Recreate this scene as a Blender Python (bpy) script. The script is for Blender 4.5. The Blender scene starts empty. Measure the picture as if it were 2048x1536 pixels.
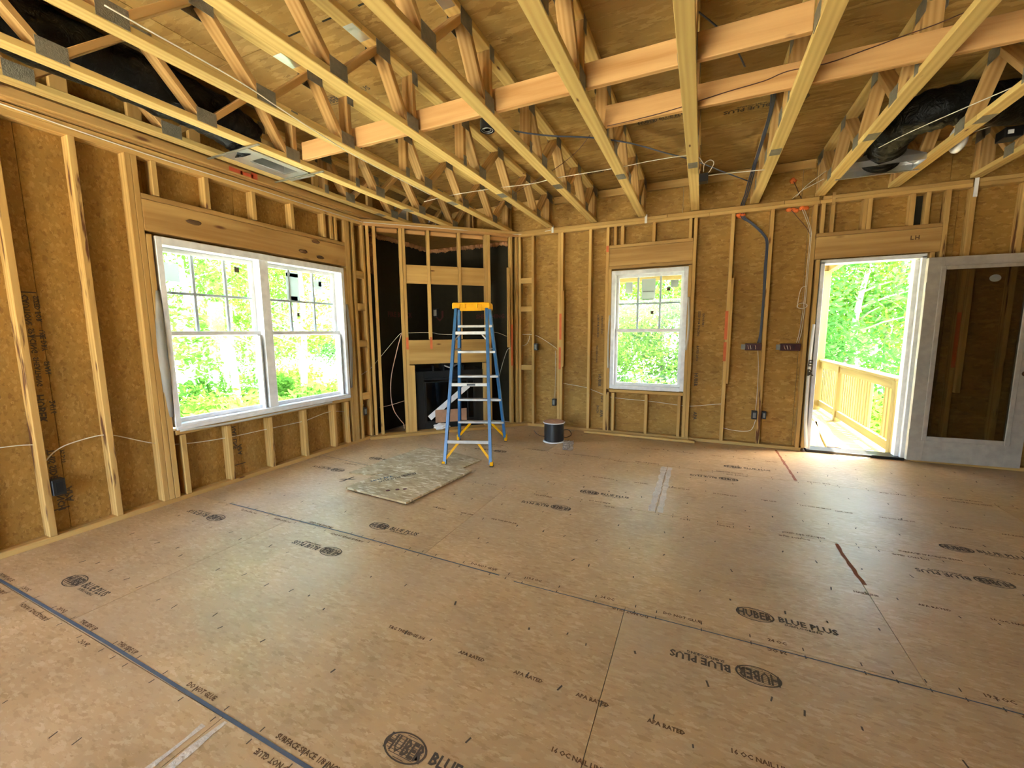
import bpy, bmesh, math, random
from mathutils import Vector, Matrix, noise
random.seed(7)
SC = bpy.context.scene
COL = SC.collection
# ------------------------------------------------------------------ camera
cam_d = bpy.data.cameras.new('camera'); cam = bpy.data.objects.new('camera', cam_d); COL.objects.link(cam)
cam_d.sensor_width = 36; cam_d.lens = 36 * 827.65 / 2048; cam_d.clip_start = .02; cam_d.clip_end = 400
YAW, PITCH, ROLL, CAMH = -.4281, .1252, -.0079, 1.3925
_F = Vector((math.sin(YAW)*math.cos(PITCH), math.cos(YAW)*math.cos(PITCH), -math.sin(PITCH)))
_R = Vector((math.cos(YAW), -math.sin(YAW), 0)); _U = _R.cross(_F)
_R2 = _R*math.cos(ROLL)+_U*math.sin(ROLL); _U2 = -_R*math.sin(ROLL)+_U*math.cos(ROLL)
cam.matrix_world = Matrix(((_R2.x,_U2.x,-_F.x,0),(_R2.y,_U2.y,-_F.y,0),(_R2.z,_U2.z,-_F.z,CAMH),(0,0,0,1)))
SC.camera = cam
# ------------------------------------------------------------------ world, sun, exposure
w = bpy.data.worlds.new('sky'); SC.world = w; w.use_nodes = True
wn = w.node_tree; wn.nodes.clear()
wo = wn.nodes.new('ShaderNodeOutputWorld'); wb = wn.nodes.new('ShaderNodeBackground'); sk = wn.nodes.new('ShaderNodeTexSky')
sk.sky_type = 'NISHITA'; sk.sun_disc = False; sk.sun_elevation = math.radians(58); sk.sun_rotation = math.radians(75); sk.dust_density = 3.0
SKY = .55
wb.inputs['Strength'].default_value = SKY
wn.links.new(sk.outputs[0], wb.inputs[0]); wn.links.new(wb.outputs[0], wo.inputs[0])
sl = bpy.data.lights.new('sun', 'SUN'); sl.energy = 8.5; sl.angle = math.radians(.8); sl.color = (1, .95, .86)
so = bpy.data.objects.new('sun', sl); COL.objects.link(so)
so.rotation_euler = Vector((-.24, -.17, -.95)).to_track_quat('-Z', 'Y').to_euler(); so.location = (10, -4, 20)
SC.view_settings.view_transform = 'Standard'; SC.view_settings.look = 'None'
SC.view_settings.gamma = 1; SC.view_settings.use_curve_mapping = False
SC.view_settings.exposure = 3.3
SC.cycles.max_bounces = 7; SC.cycles.diffuse_bounces = 5; SC.cycles.transparent_max_bounces = 12
SC.cycles.glossy_bounces = 2; SC.cycles.transmission_bounces = 3
SC.cycles.use_adaptive_sampling = True; SC.cycles.adaptive_threshold = .06; SC.cycles.adaptive_min_samples = 16
SC.cycles.use_denoising = True; SC.cycles.sample_clamp_indirect = 8

# ------------------------------------------------------------------ constants of the room (metres)
XL, YB = -3.94, 5.617            # inner stud faces of left and back walls
ZP, ZT, ZC, ZD = .038, 2.733, 2.81, 3.218   # sole top, stud top, chord bottom, deck underside
D = .089
REAR_X0, REAR_X1, REAR_Z0, REAR_Z1 = -3.5, -.6, .0, 2.4     # unseen bare opening behind the camera, sized for the daylight it lets in

# ------------------------------------------------------------------ materials
MATS = {}
def nt(name, rough=.7, spec=.3):
    m = bpy.data.materials.new(name); m.use_nodes = True
    n = m.node_tree; p = n.nodes['Principled BSDF']
    p.inputs['Roughness'].default_value = rough; p.inputs['Specular IOR Level'].default_value = spec
    MATS[name] = m
    return m, n, p
def N(n, t, **k):
    x = n.nodes.new(t)
    for a, b in k.items():
        if a[0] == '_': x.inputs[a[1:].replace('_', ' ')].default_value = b
        else: setattr(x, a, b)
    return x
def mapping(n, scale, rot=(0,0,0), rnd=True, coord='Object'):
    tc = n.nodes.new('ShaderNodeTexCoord'); mp = n.nodes.new('ShaderNodeMapping')
    mp.inputs['Scale'].default_value = scale; mp.inputs['Rotation'].default_value = rot
    if rnd:
        oi = n.nodes.new('ShaderNodeObjectInfo'); ml = N(n, 'ShaderNodeMath', operation='MULTIPLY'); ml.inputs[1].default_value = 37.0
        n.links.new(oi.outputs['Random'], ml.inputs[0])
        ad = N(n, 'ShaderNodeVectorMath', operation='ADD'); n.links.new(tc.outputs[coord], ad.inputs[0]); n.links.new(ml.outputs[0], ad.inputs[1])
        n.links.new(ad.outputs[0], mp.inputs[0])
    else: n.links.new(tc.outputs[coord], mp.inputs[0])
    return mp
def ramp(n, src, stops):
    r = n.nodes.new('ShaderNodeValToRGB'); e = r.color_ramp.elements
    e[0].position, e[0].color = stops[0][0], (*stops[0][1], 1)
    e[1].position, e[1].color = stops[-1][0], (*stops[-1][1], 1)
    for p, c in stops[1:-1]:
        x = e.new(p); x.color = (*c, 1)
    n.links.new(src, r.inputs[0]); return r
def mix(n, a, b, f, mode='MIX'):
    x = N(n, 'ShaderNodeMixRGB', blend_type=mode)
    for s, v in ((0, f), (1, a), (2, b)):
        if hasattr(v, 'links') or hasattr(v, 'is_linked'): n.links.new(v, x.inputs[s])
        elif isinstance(v, (int, float)): x.inputs[s].default_value = v
        else: x.inputs[s].default_value = (*v, 1)
    return x.outputs[0]
def flat(name, c, rough=.6, metal=0, spec=.4, bump=0, bscale=60):
    m, n, p = nt(name, rough, spec); p.inputs['Metallic'].default_value = metal
    mp = mapping(n, (1,1,1)); ns = N(n, 'ShaderNodeTexNoise', _Scale=bscale*.25, _Detail=3.0); n.links.new(mp.outputs[0], ns.inputs[0])
    r = ramp(n, ns.outputs[0], [(.3, tuple(v*.86 for v in c)), (.7, tuple(min(1, v*1.08) for v in c))])
    n.links.new(r.outputs[0], p.inputs['Base Color'])
    if bump:
        n2 = N(n, 'ShaderNodeTexNoise', _Scale=bscale, _Detail=4.0); n.links.new(mp.outputs[0], n2.inputs[0])
        b = N(n, 'ShaderNodeBump', _Strength=bump, _Distance=.01); n.links.new(n2.outputs[0], b.inputs['Height']); n.links.new(b.outputs[0], p.inputs['Normal'])
    return m
def wood(name, light, dark, knot=(.16,.06,.02), rough=.72, kn=1.0, var=.2, stain=None):
    """sawn softwood: grain along local X, scattered knots, each board its own tone"""
    m, n, p = nt(name, rough, .25)
    mp = mapping(n, (1.1, 22, 22)); ns = N(n, 'ShaderNodeTexNoise', _Scale=1.0, _Detail=5.0, _Roughness=.6, _Distortion=.5)
    n.links.new(mp.outputs[0], ns.inputs[0])
    m2 = mapping(n, (.7, 9, 9)); wv = N(n, 'ShaderNodeTexWave', bands_direction='Y', _Scale=1.0, _Distortion=7.0, _Detail=2.0, _Detail_Scale=.8)
    n.links.new(m2.outputs[0], wv.inputs[0])
    f = mix(n, ns.outputs[0], wv.outputs[0], .3)
    r = ramp(n, f, [(.25, dark), (.55, tuple((a*1.6+b)/2.6 for a, b in zip(light, dark))), (.75, light)])
    c = r.outputs[0]
    # knots
    m3 = mapping(n, (3.2, 11, 11)); vo = N(n, 'ShaderNodeTexVoronoi', _Scale=1.0, _Randomness=1.0); n.links.new(m3.outputs[0], vo.inputs[0])
    kr = ramp(n, vo.outputs['Distance'], [(.05*kn, (1,1,1)), (.14*kn, (0,0,0))])
    sep = N(n, 'ShaderNodeSeparateColor'); n.links.new(vo.outputs['Color'], sep.inputs[0])
    gt = N(n, 'ShaderNodeMath', operation='GREATER_THAN'); gt.inputs[1].default_value = .62; n.links.new(sep.outputs[0], gt.inputs[0])
    mu = N(n, 'ShaderNodeMath', operation='MULTIPLY'); n.links.new(kr.outputs[0], mu.inputs[0]); n.links.new(gt.outputs[0], mu.inputs[1])
    c = mix(n, c, knot, mu.outputs[0])
    oi = n.nodes.new('ShaderNodeObjectInfo')
    rr = ramp(n, oi.outputs['Random'], [(0, (1-var,)*3), (1, (1.0,)*3)])
    c = mix(n, c, rr.outputs[0], 1.0, 'MULTIPLY')
    if stain:
        m4 = mapping(n, (1.6, 14, 14)); s2 = N(n, 'ShaderNodeTexNoise', _Scale=1.3, _Detail=6.0); n.links.new(m4.outputs[0], s2.inputs[0])
        sr = ramp(n, s2.outputs[0], [(.58, (0,0,0)), (.64, (1,1,1))])
        c = mix(n, c, stain, sr.outputs[0])
    n.links.new(c, p.inputs['Base Color'])
    b = N(n, 'ShaderNodeBump', _Strength=.25, _Distance=.003); n.links.new(f, b.inputs['Height']); n.links.new(b.outputs[0], p.inputs['Normal'])
    return m
def osb(name, base, dark, light, strand=1.0, contrast=1.0, rough=.7, spec=.3, bump=.3, blot=None, asp=1.0):
    """oriented strand board: three layers of elongated flakes at different angles"""
    m, n, p = nt(name, rough, spec)
    col = None; hs = None
    for i, (ang, sc) in enumerate(((.25, 1.0), (1.15, 1.25), (-.7, .85))):
        mp = mapping(n, (9*strand*sc/asp, 34*strand*sc, 20*strand), (ang*.9, ang*.6, ang))
        dn = N(n, 'ShaderNodeTexNoise', _Scale=2.2, _Detail=2.0); n.links.new(mp.outputs[0], dn.inputs[0])
        va = N(n, 'ShaderNodeVectorMath', operation='ADD'); n.links.new(mp.outputs[0], va.inputs[0]); n.links.new(dn.outputs['Color'], va.inputs[1])
        vo = N(n, 'ShaderNodeTexVoronoi', _Scale=1.0); n.links.new(va.outputs[0], vo.inputs[0])
        sp = N(n, 'ShaderNodeSeparateColor'); n.links.new(vo.outputs['Color'], sp.inputs[0])
        if col is None: col = sp.outputs[0]; hs = col
        else:
            mk = N(n, 'ShaderNodeMath', operation='GREATER_THAN'); mk.inputs[1].default_value = .6; n.links.new(sp.outputs[1], mk.inputs[0])
            col = mix(n, col, sp.outputs[0], mk.outputs[0])
    mid = base
    r = ramp(n, col, [(.0, tuple(b+(d-b)*contrast for b, d in zip(base, dark))), (.25, base), (.7, base), (1.0, tuple(b+(l-b)*contrast for b, l in zip(base, light)))])
    c = r.outputs[0]
    mb = mapping(n, (1,1,1)); nb = N(n, 'ShaderNodeTexNoise', _Scale=2.3, _Detail=5.0, _Roughness=.6); n.links.new(mb.outputs[0], nb.inputs[0])
    rb = ramp(n, nb.outputs[0], [(.3, (.78,.76,.74)), (.7, (1.08,1.06,1.04))])
    c = mix(n, c, rb.outputs[0], 1.0, 'MULTIPLY')
    if blot:
        n3 = N(n, 'ShaderNodeTexNoise', _Scale=1.1, _Detail=3.0, _Roughness=.55); n.links.new(mb.outputs[0], n3.inputs[0])
        r3 = ramp(n, n3.outputs[0], [(.5, (0,0,0)), (.72, (.6,.6,.6))])
        c = mix(n, c, blot, r3.outputs[0])
    n.links.new(c, p.inputs['Base Color'])
    b = N(n, 'ShaderNodeBump', _Strength=bump, _Distance=.0015); n.links.new(col, b.inputs['Height']); n.links.new(b.outputs[0], p.inputs['Normal'])
    return m
wood('stud_wood', (.67,.42,.135), (.47,.26,.07), kn=1.0)
wood('stud_bark', (.67,.42,.135), (.47,.26,.07), kn=1.2, stain=(.12,.045,.015))
wood('chord_wood', (.74,.52,.17), (.58,.37,.11), kn=.8)
wood('web_wood', (.60,.36,.125), (.40,.215,.06), kn=.8)
wood('fir_board', (.64,.37,.14), (.42,.20,.055), kn=.9, var=.1)
wood('header_wood', (.60,.37,.12), (.40,.21,.06), kn=1.5)
wood('porch_wood', (.34,.25,.085), (.24,.165,.05), kn=.9)
osb('osb_wall', (.355,.192,.038), (.22,.105,.018), (.50,.30,.085), strand=2.1, contrast=.62)
osb('osb_deck', (.36,.215,.055), (.20,.10,.02), (.52,.34,.11), strand=.9, contrast=.6, blot=(.27,.14,.04))
osb('osb_floor', (.52,.345,.165), (.40,.25,.10), (.63,.46,.26), strand=2.6, contrast=.75, rough=.40, spec=.5, bump=.10, asp=.75, blot=(.46,.33,.19))
osb('osb_loose', (.44,.33,.17), (.30,.20,.09), (.74,.64,.42), strand=1.7, contrast=1.0, rough=.6)
flat('plate_metal', (.20,.175,.115), .6, .1, .4, bump=.5, bscale=140)
flat('galvanized', (.62,.62,.58), .32, .9, .5, bump=.2, bscale=20)
flat('muntin_grey', (.42,.48,.50), .4); flat('white_vinyl', (.74,.74,.72), .35, 0, .5)
flat('door_paint', (.40,.35,.28), .45, 0, .4)
flat('aqua_film', (.20,.34,.40), .35, 0, .4)
flat('black_board', (.028,.023,.011), .7, 0, .2)
flat('black_plastic', (.012,.012,.012), .35, 0, .5)
flat('black_metal', (.012,.013,.013), .4, .2, .4)
flat('blue_fiberglass', (.028,.135,.29), .38, 0, .5)
flat('aluminium', (.42,.39,.34), .45, .6, .5)
flat('yellow_plastic', (.80,.38,.0), .5, 0, .15)
flat('white_jacket', (.72,.66,.52), .5, 0, .4)
flat('copper_jacket', (.62,.38,.27), .5, 0, .4)
flat('black_jacket', (.025,.022,.03), .5, 0, .4)
flat('slate_jacket', (.055,.065,.09), .5, 0, .4)
flat('brown_jacket', (.10,.035,.02), .5, 0, .4)
flat('fire_foam', (.85,.20,.045), .85, 0, .2, bump=.8, bscale=70)
flat('pink_foam', (.55,.26,.11), .85, 0, .2, bump=.8, bscale=40)
flat('orange_paint', (.62,.14,.04), .7)
flat('red_paint', (.60,.09,.03), .7)
flat('ink', (.10,.075,.05), .8, 0, .1)
flat('brown_ink', (.14,.075,.035), .8, 0, .1)
flat('ink_light', (.34,.22,.12), .7, 0, .2)
flat('blue_chalk', (.10,.12,.14), .8, 0, .1)
flat('red_chalk', (.27,.10,.05), .8, 0, .1)
flat('gap_dark', (.05,.025,.01), .9, 0, .1)
flat('caulk_white', (.60,.52,.40), .8, 0, .2, bump=.6, bscale=60)
flat('housewrap', (.62,.60,.52), .5, 0, .4, bump=.3, bscale=12)
flat('paper_white', (.75,.74,.70), .7)
flat('box_maroon', (.055,.012,.012), .45, 0, .4)
flat('box_grey', (.20,.20,.17), .5)
flat('red_felt', (.10,.02,.015), .7)
flat('bark', (.34,.29,.22), .9, 0, .1, bump=.8, bscale=20)
flat('ground_soil', (.70,.69,.55), .95, 0, .1, bump=.4, bscale=4)
flat('firebrick', (.10,.075,.05), .8)
flat('cardboard', (.40,.22,.12), .8)
flat('cellophane', (.78,.74,.66), .15, 0, .8, bump=1, bscale=30)
flat('blue_sticker', (.10,.28,.55), .5)
def duct_mat():
    m, n, p = nt('duct_film', .42, .2)
    p.inputs['Base Color'].default_value = (.004,.004,.003,1)
    mp = mapping(n, (1,1,1)); ns = N(n, 'ShaderNodeTexNoise', _Scale=18.0, _Detail=5.0, _Distortion=1.2); n.links.new(mp.outputs[0], ns.inputs[0])
    b = N(n, 'ShaderNodeBump', _Strength=.9, _Distance=.02); n.links.new(ns.outputs[0], b.inputs['Height']); n.links.new(b.outputs[0], p.inputs['Normal'])
duct_mat()
def glass_mat(name, tint, refl=.06):
    m = bpy.data.materials.new(name); m.use_nodes = True; n = m.node_tree; n.nodes.clear(); MATS[name] = m
    o = N(n, 'ShaderNodeOutputMaterial'); t = N(n, 'ShaderNodeBsdfTransparent'); g = N(n, 'ShaderNodeBsdfGlossy'); mx = N(n, 'ShaderNodeMixShader')
    t.inputs[0].default_value = (*tint, 1); g.inputs['Roughness'].default_value = .02
    lw = N(n, 'ShaderNodeLayerWeight', _Blend=.5); pw = N(n, 'ShaderNodeMath', operation='POWER'); pw.inputs[1].default_value = 5.0
    ma = N(n, 'ShaderNodeMath', operation='MULTIPLY_ADD'); ma.inputs[1].default_value = .9; ma.inputs[2].default_value = refl*.5
    n.links.new(lw.outputs['Facing'], pw.inputs[0]); n.links.new(pw.outputs[0], ma.inputs[0]); n.links.new(ma.outputs[0], mx.inputs[0])
    n.links.new(t.outputs[0], mx.inputs[1]); n.links.new(g.outputs[0], mx.inputs[2]); n.links.new(mx.outputs[0], o.inputs[0])
glass_mat('window_glass', (.93,.97,.95)); glass_mat('door_glass', (.66,.64,.58)); glass_mat('smoked_glass', (.45,.45,.45))
def leaf_mat(name, c):
    m = bpy.data.materials.new(name); m.use_nodes = True; n = m.node_tree; n.nodes.clear(); MATS[name] = m
    o = N(n, 'ShaderNodeOutputMaterial'); d = N(n, 'ShaderNodeBsdfDiffuse'); t = N(n, 'ShaderNodeBsdfTranslucent'); mx = N(n, 'ShaderNodeMixShader'); mx.inputs[0].default_value = .5
    mp = mapping(n, (1,1,1)); ns = N(n, 'ShaderNodeTexNoise', _Scale=1.7, _Detail=3.0); n.links.new(mp.outputs[0], ns.inputs[0])
    r = ramp(n, ns.outputs[0], [(.3, tuple(v*.6 for v in c)), (.7, c)])
    for s in (d, t): n.links.new(r.outputs[0], s.inputs[0])
    n.links.new(d.outputs[0], mx.inputs[1]); n.links.new(t.outputs[0], mx.inputs[2]); n.links.new(mx.outputs[0], o.inputs[0])
leaf_mat('sticker_film', (.62,.66,.62)); leaf_mat('leaf_green', (.11,.27,.035)); leaf_mat('leaf_lime', (.17,.33,.04)); leaf_mat('leaf_deep', (.09,.26,.05))

# ------------------------------------------------------------------ object helpers
def tag(o, label=None, cat=None, group=None, kind=None):
    if label: o['label'] = label
    if cat: o['category'] = cat
    if group: o['group'] = group
    if kind: o['kind'] = kind
    return o
def link(name, data, parent=None, mw=None):
    o = bpy.data.objects.new(name, data); COL.objects.link(o)
    if parent is not None: o.parent = parent
    mw = mw or Matrix.Identity(4)
    o.matrix_local = (WORLD[parent.name].inverted() @ mw) if parent is not None else mw
    WORLD[o.name] = mw
    return o
WORLD = {}
def empty(name, loc, label=None, cat=None, group=None, kind=None, rot=None):
    mw = Matrix.Translation(loc)
    if rot: mw = mw @ rot
    o = link(name, None, None, mw); o.empty_display_size = .05
    return tag(o, label, cat, group, kind)
def child_group(name, parent, loc=None):
    o = link(name, None, parent, Matrix.Translation(loc) if loc else WORLD[parent.name].copy()); o.empty_display_size = .03
    return o
def mesh_from(bm, mats, smooth=False):
    me = bpy.data.meshes.new('m'); bm.normal_update(); bm.to_mesh(me); bm.free()
    for m in (mats if isinstance(mats, (list, tuple)) else [mats]): me.materials.append(MATS[m])
    if smooth:
        for p in me.polygons: p.use_smooth = True
    return me
def bx(bm, lo, hi, mi=0, bev=0):
    g = bmesh.ops.create_cube(bm, size=1.0); vs = g['verts']
    for v in vs: v.co = Vector([(lo[i]+hi[i])/2 + v.co[i]*(hi[i]-lo[i]) for i in range(3)])
    fs = {f for v in vs for f in v.link_faces}
    for f in fs: f.material_index = mi
    if bev:
        es = list({e for v in vs for e in v.link_edges})
        r = bmesh.ops.bevel(bm, geom=es, offset=bev, segments=1, affect='EDGES', material=-1)
    return vs
_cache = {}
def lumber(name, a, b, wid, thk, mat, parent=None, up=(0,0,1), bev=.003, over=None):
    """board from a to b: `thk` along `up`, `wid` across it; grain along its length"""
    a, b = Vector(a), Vector(b); L = (b-a).length
    key = (round(L, 3), wid, thk, mat, bev)
    if key not in _cache:
        bm = bmesh.new(); bx(bm, (-L/2, -wid/2, -thk/2), (L/2, wid/2, thk/2), 0, bev); _cache[key] = mesh_from(bm, mat)
    x = (b-a).normalized(); z = Vector(up); z = (z - x*z.dot(x)).normalized(); y = z.cross(x); c = (a+b)/2
    mw = Matrix(((x.x,y.x,z.x,c.x),(x.y,y.y,z.y,c.y),(x.z,y.z,z.z,c.z),(0,0,0,1)))
    return link(name, _cache[key], parent, mw)
def block(name, lo, hi, mat, parent=None, bev=0.0, mw=None):
    lo = Vector(lo); hi = Vector(hi); c = (lo+hi)/2; bm = bmesh.new(); bx(bm, lo-c, hi-c, 0, bev)
    return link(name, mesh_from(bm, mat), parent, (mw or Matrix.Identity(4)) @ Matrix.Translation(c))
def poly(name, pts, z0, z1, mat, parent=None):
    """horizontal prism"""
    c = Vector((sum(p[0] for p in pts)/len(pts), sum(p[1] for p in pts)/len(pts), 0)); bm = bmesh.new()
    lo = [bm.verts.new((p[0]-c.x, p[1]-c.y, z0)) for p in pts]; hi = [bm.verts.new((p[0]-c.x, p[1]-c.y, z1)) for p in pts]
    bm.faces.new(hi); bm.faces.new(lo[::-1]); k = len(pts)
    for i in range(k): bm.faces.new((lo[i], lo[(i+1)%k], hi[(i+1)%k], hi[i]))
    bmesh.ops.recalc_face_normals(bm, faces=bm.faces)
    return link(name, mesh_from(bm, mat), parent, Matrix.Translation(c))
def smooth_path(pts, sub=5):
    P = [Vector(p) for p in pts]
    if len(P) < 3: return P
    out = []
    for i in range(len(P)-1):
        p0, p1, p2, p3 = P[max(i-1,0)], P[i], P[i+1], P[min(i+2,len(P)-1)]
        for k in range(sub):
            t = k/sub
            out.append(.5*((2*p1)+(p2-p0)*t+(2*p0-5*p1+4*p2-p3)*t*t+(3*p1-p0-3*p2+p3)*t**3))
    return out+[P[-1]]
def tube_bm(bm, pts, r, seg=6, flatten=1.0, rf=None, cap=True, mi=0):
    P = [Vector(p) for p in pts]; rings = []; prev = None
    for i, p in enumerate(P):
        t = (P[min(i+1,len(P)-1)]-P[max(i-1,0)]).normalized()
        if prev is None: n = t.orthogonal().normalized()
        else: n = (prev - t*prev.dot(t)); n = n.normalized() if n.length > 1e-6 else t.orthogonal().normalized()
        prev = n; b = t.cross(n); rr = rf(i/(len(P)-1), i) if rf else r
        rings.append([bm.verts.new(p+(n*math.cos(6.2832*k/seg)+b*math.sin(6.2832*k/seg)*flatten)*rr) for k in range(seg)])
    for a, b2 in zip(rings, rings[1:]):
        for k in range(seg):
            f = bm.faces.new((a[k], a[(k+1)%seg], b2[(k+1)%seg], b2[k])); f.material_index = mi
    if cap:
        f1 = bm.faces.new(rings[0][::-1]); f2 = bm.faces.new(rings[-1]); f1.material_index = f2.material_index = mi
def tube(name, pts, r, mat, parent=None, seg=6, sub=5, flatten=1.0, rf=None):
    P = smooth_path(pts, sub); c = P[0]; bm = bmesh.new(); tube_bm(bm, [p-c for p in P], r, seg, flatten, rf)
    bmesh.ops.recalc_face_normals(bm, faces=bm.faces)
    return link(name, mesh_from(bm, mat, True), parent, Matrix.Translation(c))
def blob(name, c, r, mat, parent=None, s=(1,1,1), amp=.3, seed=0):
    bm = bmesh.new(); bmesh.ops.create_icosphere(bm, subdivisions=2, radius=1)
    for v in bm.verts:
        k = 1+amp*noise.noise(v.co*1.8+Vector((seed*3.1, seed, 0)))
        v.co = Vector((v.co.x*r*s[0]*k, v.co.y*r*s[1]*k, v.co.z*r*s[2]*k))
    return link(name, mesh_from(bm, mat, True), parent, Matrix.Translation(c))
def text_mesh(s, size, mat, bold=True, spacing=1.0):
    cu = bpy.data.curves.new('t', 'FONT'); cu.body = s; cu.size = size; cu.resolution_u = 1; cu.space_character = spacing
    cu.offset = size*.034 if bold else 0
    o = bpy.data.objects.new('t', cu); COL.objects.link(o); bpy.context.view_layer.update()
    me = bpy.data.meshes.new_from_object(o.evaluated_get(bpy.context.evaluated_depsgraph_get()))
    bpy.data.objects.remove(o); me.materials.clear(); me.materials.append(MATS[mat]); return me
def frame_mat(o, x, y):
    x = Vector(x).normalized(); y = Vector(y).normalized(); z = x.cross(y); o = Vector(o)
    return Matrix(((x.x,y.x,z.x,o.x),(x.y,y.y,z.y,o.y),(x.z,y.z,z.z,o.z),(0,0,0,1)))
def writing(s, size, o, x, y, mat='ink', parent=None, name='lettering', spacing=1.0, sy=1.0):
    me = text_mesh(s, size, mat, spacing=spacing)
    if sy != 1.0:
        for v in me.vertices: v.co.y *= sy
    return link(name, me, parent, frame_mat(o, x, y))
def strip(name, pts, wid, z, mat, parent=None, jitter=0):
    """painted line lying on the floor"""
    bm = bmesh.new(); P = []
    for a, b in zip(pts, pts[1:]):
        a, b = Vector(a), Vector(b); k = max(1, int((b-a).length/.05)) if jitter else 1
        P += [a.lerp(b, i/k) for i in range(k)]
    P.append(Vector(pts[-1])); rows = []
    for i, p in enumerate(P):
        t = (P[min(i+1, len(P)-1)]-P[max(i-1, 0)]).normalized(); n = Vector((-t.y, t.x)); w1 = wid/2*(1+jitter*random.uniform(-1,1)); w2 = wid/2*(1+jitter*random.uniform(-1,1))
        rows.append([bm.verts.new((p.x+n.x*w1, p.y+n.y*w1, z)), bm.verts.new((p.x-n.x*w2, p.y-n.y*w2, z))])
    for a, b in zip(rows, rows[1:]): bm.faces.new((a[1], b[1], b[0], a[0]))
    bmesh.ops.recalc_face_normals(bm, faces=bm.faces)
    for f in bm.faces:
        if f.normal.z < 0: f.normal_flip()
    return link(name, mesh_from(bm, mat), parent)

# ================================================================== FLOOR
floor = block('floor', (-4.05,-2.6,-.25), (4.6,5.72,-.020), 'gap_dark'); tag(floor, kind='structure')
SY = [-1.645,-.4288,.7875,2.0038,3.2201,4.4364,5.72]
JX = [[-2.7,-.3,2.1], [-1.533,.90,3.3], [-2.765,-.291,2.15], [-1.54,.867,3.3], [-2.70,-.263,2.18], [-1.58,.857,3.3]]
for r in range(6):
    xs = [-4.03]+JX[r]+[4.6]
    for a, b in zip(xs, xs[1:]):
        o = block('panel', (a+.0014, SY[r]+.0016, -.0195), (b-.0014, SY[r+1]-.0016, 0), 'osb_floor', floor)
if True:
    for y0 in (-2.6,):
        block('panel', (-4.03, -2.6, -.0195), (4.6, SY[0]-.002, 0), 'osb_floor', floor)
def stamp(x, y, flip, parent, z=.0006, ex=(1,0,0), ey=(0,1,0), o=None, mats=('ink','ink_light'), sc=1.0):
    """oval trade stamp followed by its wording, printed flat"""
    bm = bmesh.new(); a, b = .083*sc, .050*sc
    def ell(k0, k1, mi, zz):
        n = 28; r0 = [bm.verts.new((math.cos(6.2832*i/n)*a*k0, math.sin(6.2832*i/n)*b*k0, zz)) for i in range(n)]
        if k1 is None: f = bm.faces.new(r0); f.material_index = mi; return
        r1 = [bm.verts.new((math.cos(6.2832*i/n)*a*k1, math.sin(6.2832*i/n)*b*k1, zz)) for i in range(n)]
        for i in range(n):
            f = bm.faces.new((r0[i], r0[(i+1)%n], r1[(i+1)%n], r1[i])); f.material_index = mi
    ell(1.0, .90, 0, 0)
    for i in range(-4, 5):      # fine hatching inside the oval
        yy = i*b*.2; hw = a*.84*math.sqrt(max(0, 1-(yy/(b*.84))**2))
        if hw > .005:
            vs = [bm.verts.new(p) for p in ((-hw, yy-b*.022, 0), (hw, yy-b*.022, 0), (hw, yy+b*.022, 0), (-hw, yy+b*.022, 0))]; bm.faces.new(vs)
    def put(s, size, cx, cy, mi, zz, sx=1, sy=1, left=False):
        me = text_mesh(s, size, 'ink'); xs_ = [v.co.x for v in me.vertices]; ys_ = [v.co.y for v in me.vertices]
        ox = min(xs_) if left else (min(xs_)+max(xs_))/2; oy = (min(ys_)+max(ys_))/2
        m0 = len(bm.verts); vv = [bm.verts.new(((v.co.x-ox)*sx+cx, (v.co.y-oy)*sy+cy, zz)) for v in me.vertices]
        for p in me.polygons:
            try: f = bm.faces.new([vv[i] for i in p.vertices]); f.material_index = mi
            except ValueError: pass
        bpy.data.meshes.remove(me)
    put('HUBER', .052*sc, 0, 0, 0, .0002, .92, 1.45)
    put('BLUE PLUS', .056*sc, .10*sc, .008*sc, 0, 0, .90, 1, True)
    put('SUBFLOORING', .022*sc, .12*sc, -.026*sc, 0, 0, 1.0, .9, True)
    for f in bm.faces:
        f.normal_update()
        if f.normal.z < 0: f.normal_flip()
    s = -1 if flip else 1
    org = Vector(o) if o else Vector((x, y, z))
    return link('printed_stamp', mesh_from(bm, list(mats)), parent, frame_mat(org, Vector(ex)*s, Vector(ey)*s))
for x, y, fl in [(-2.07,2.195,0),(.30,2.205,0),(-.83,3.425,0),(1.54,3.435,0),(-3.26,3.45,0),(.35,4.675,0),(-.85,.97,0),(2.62,2.2,0),(-3.2,.97,0),
                 (-2.11,1.795,1),(.27,1.79,1),(-3.32,1.80,1),(-.96,3.02,1),(1.53,3.035,1),(-3.34,2.99,1),(.29,4.26,1),(-2.10,4.245,1),(2.7,1.8,1)]:
    stamp(x, y, fl, floor)
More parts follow.
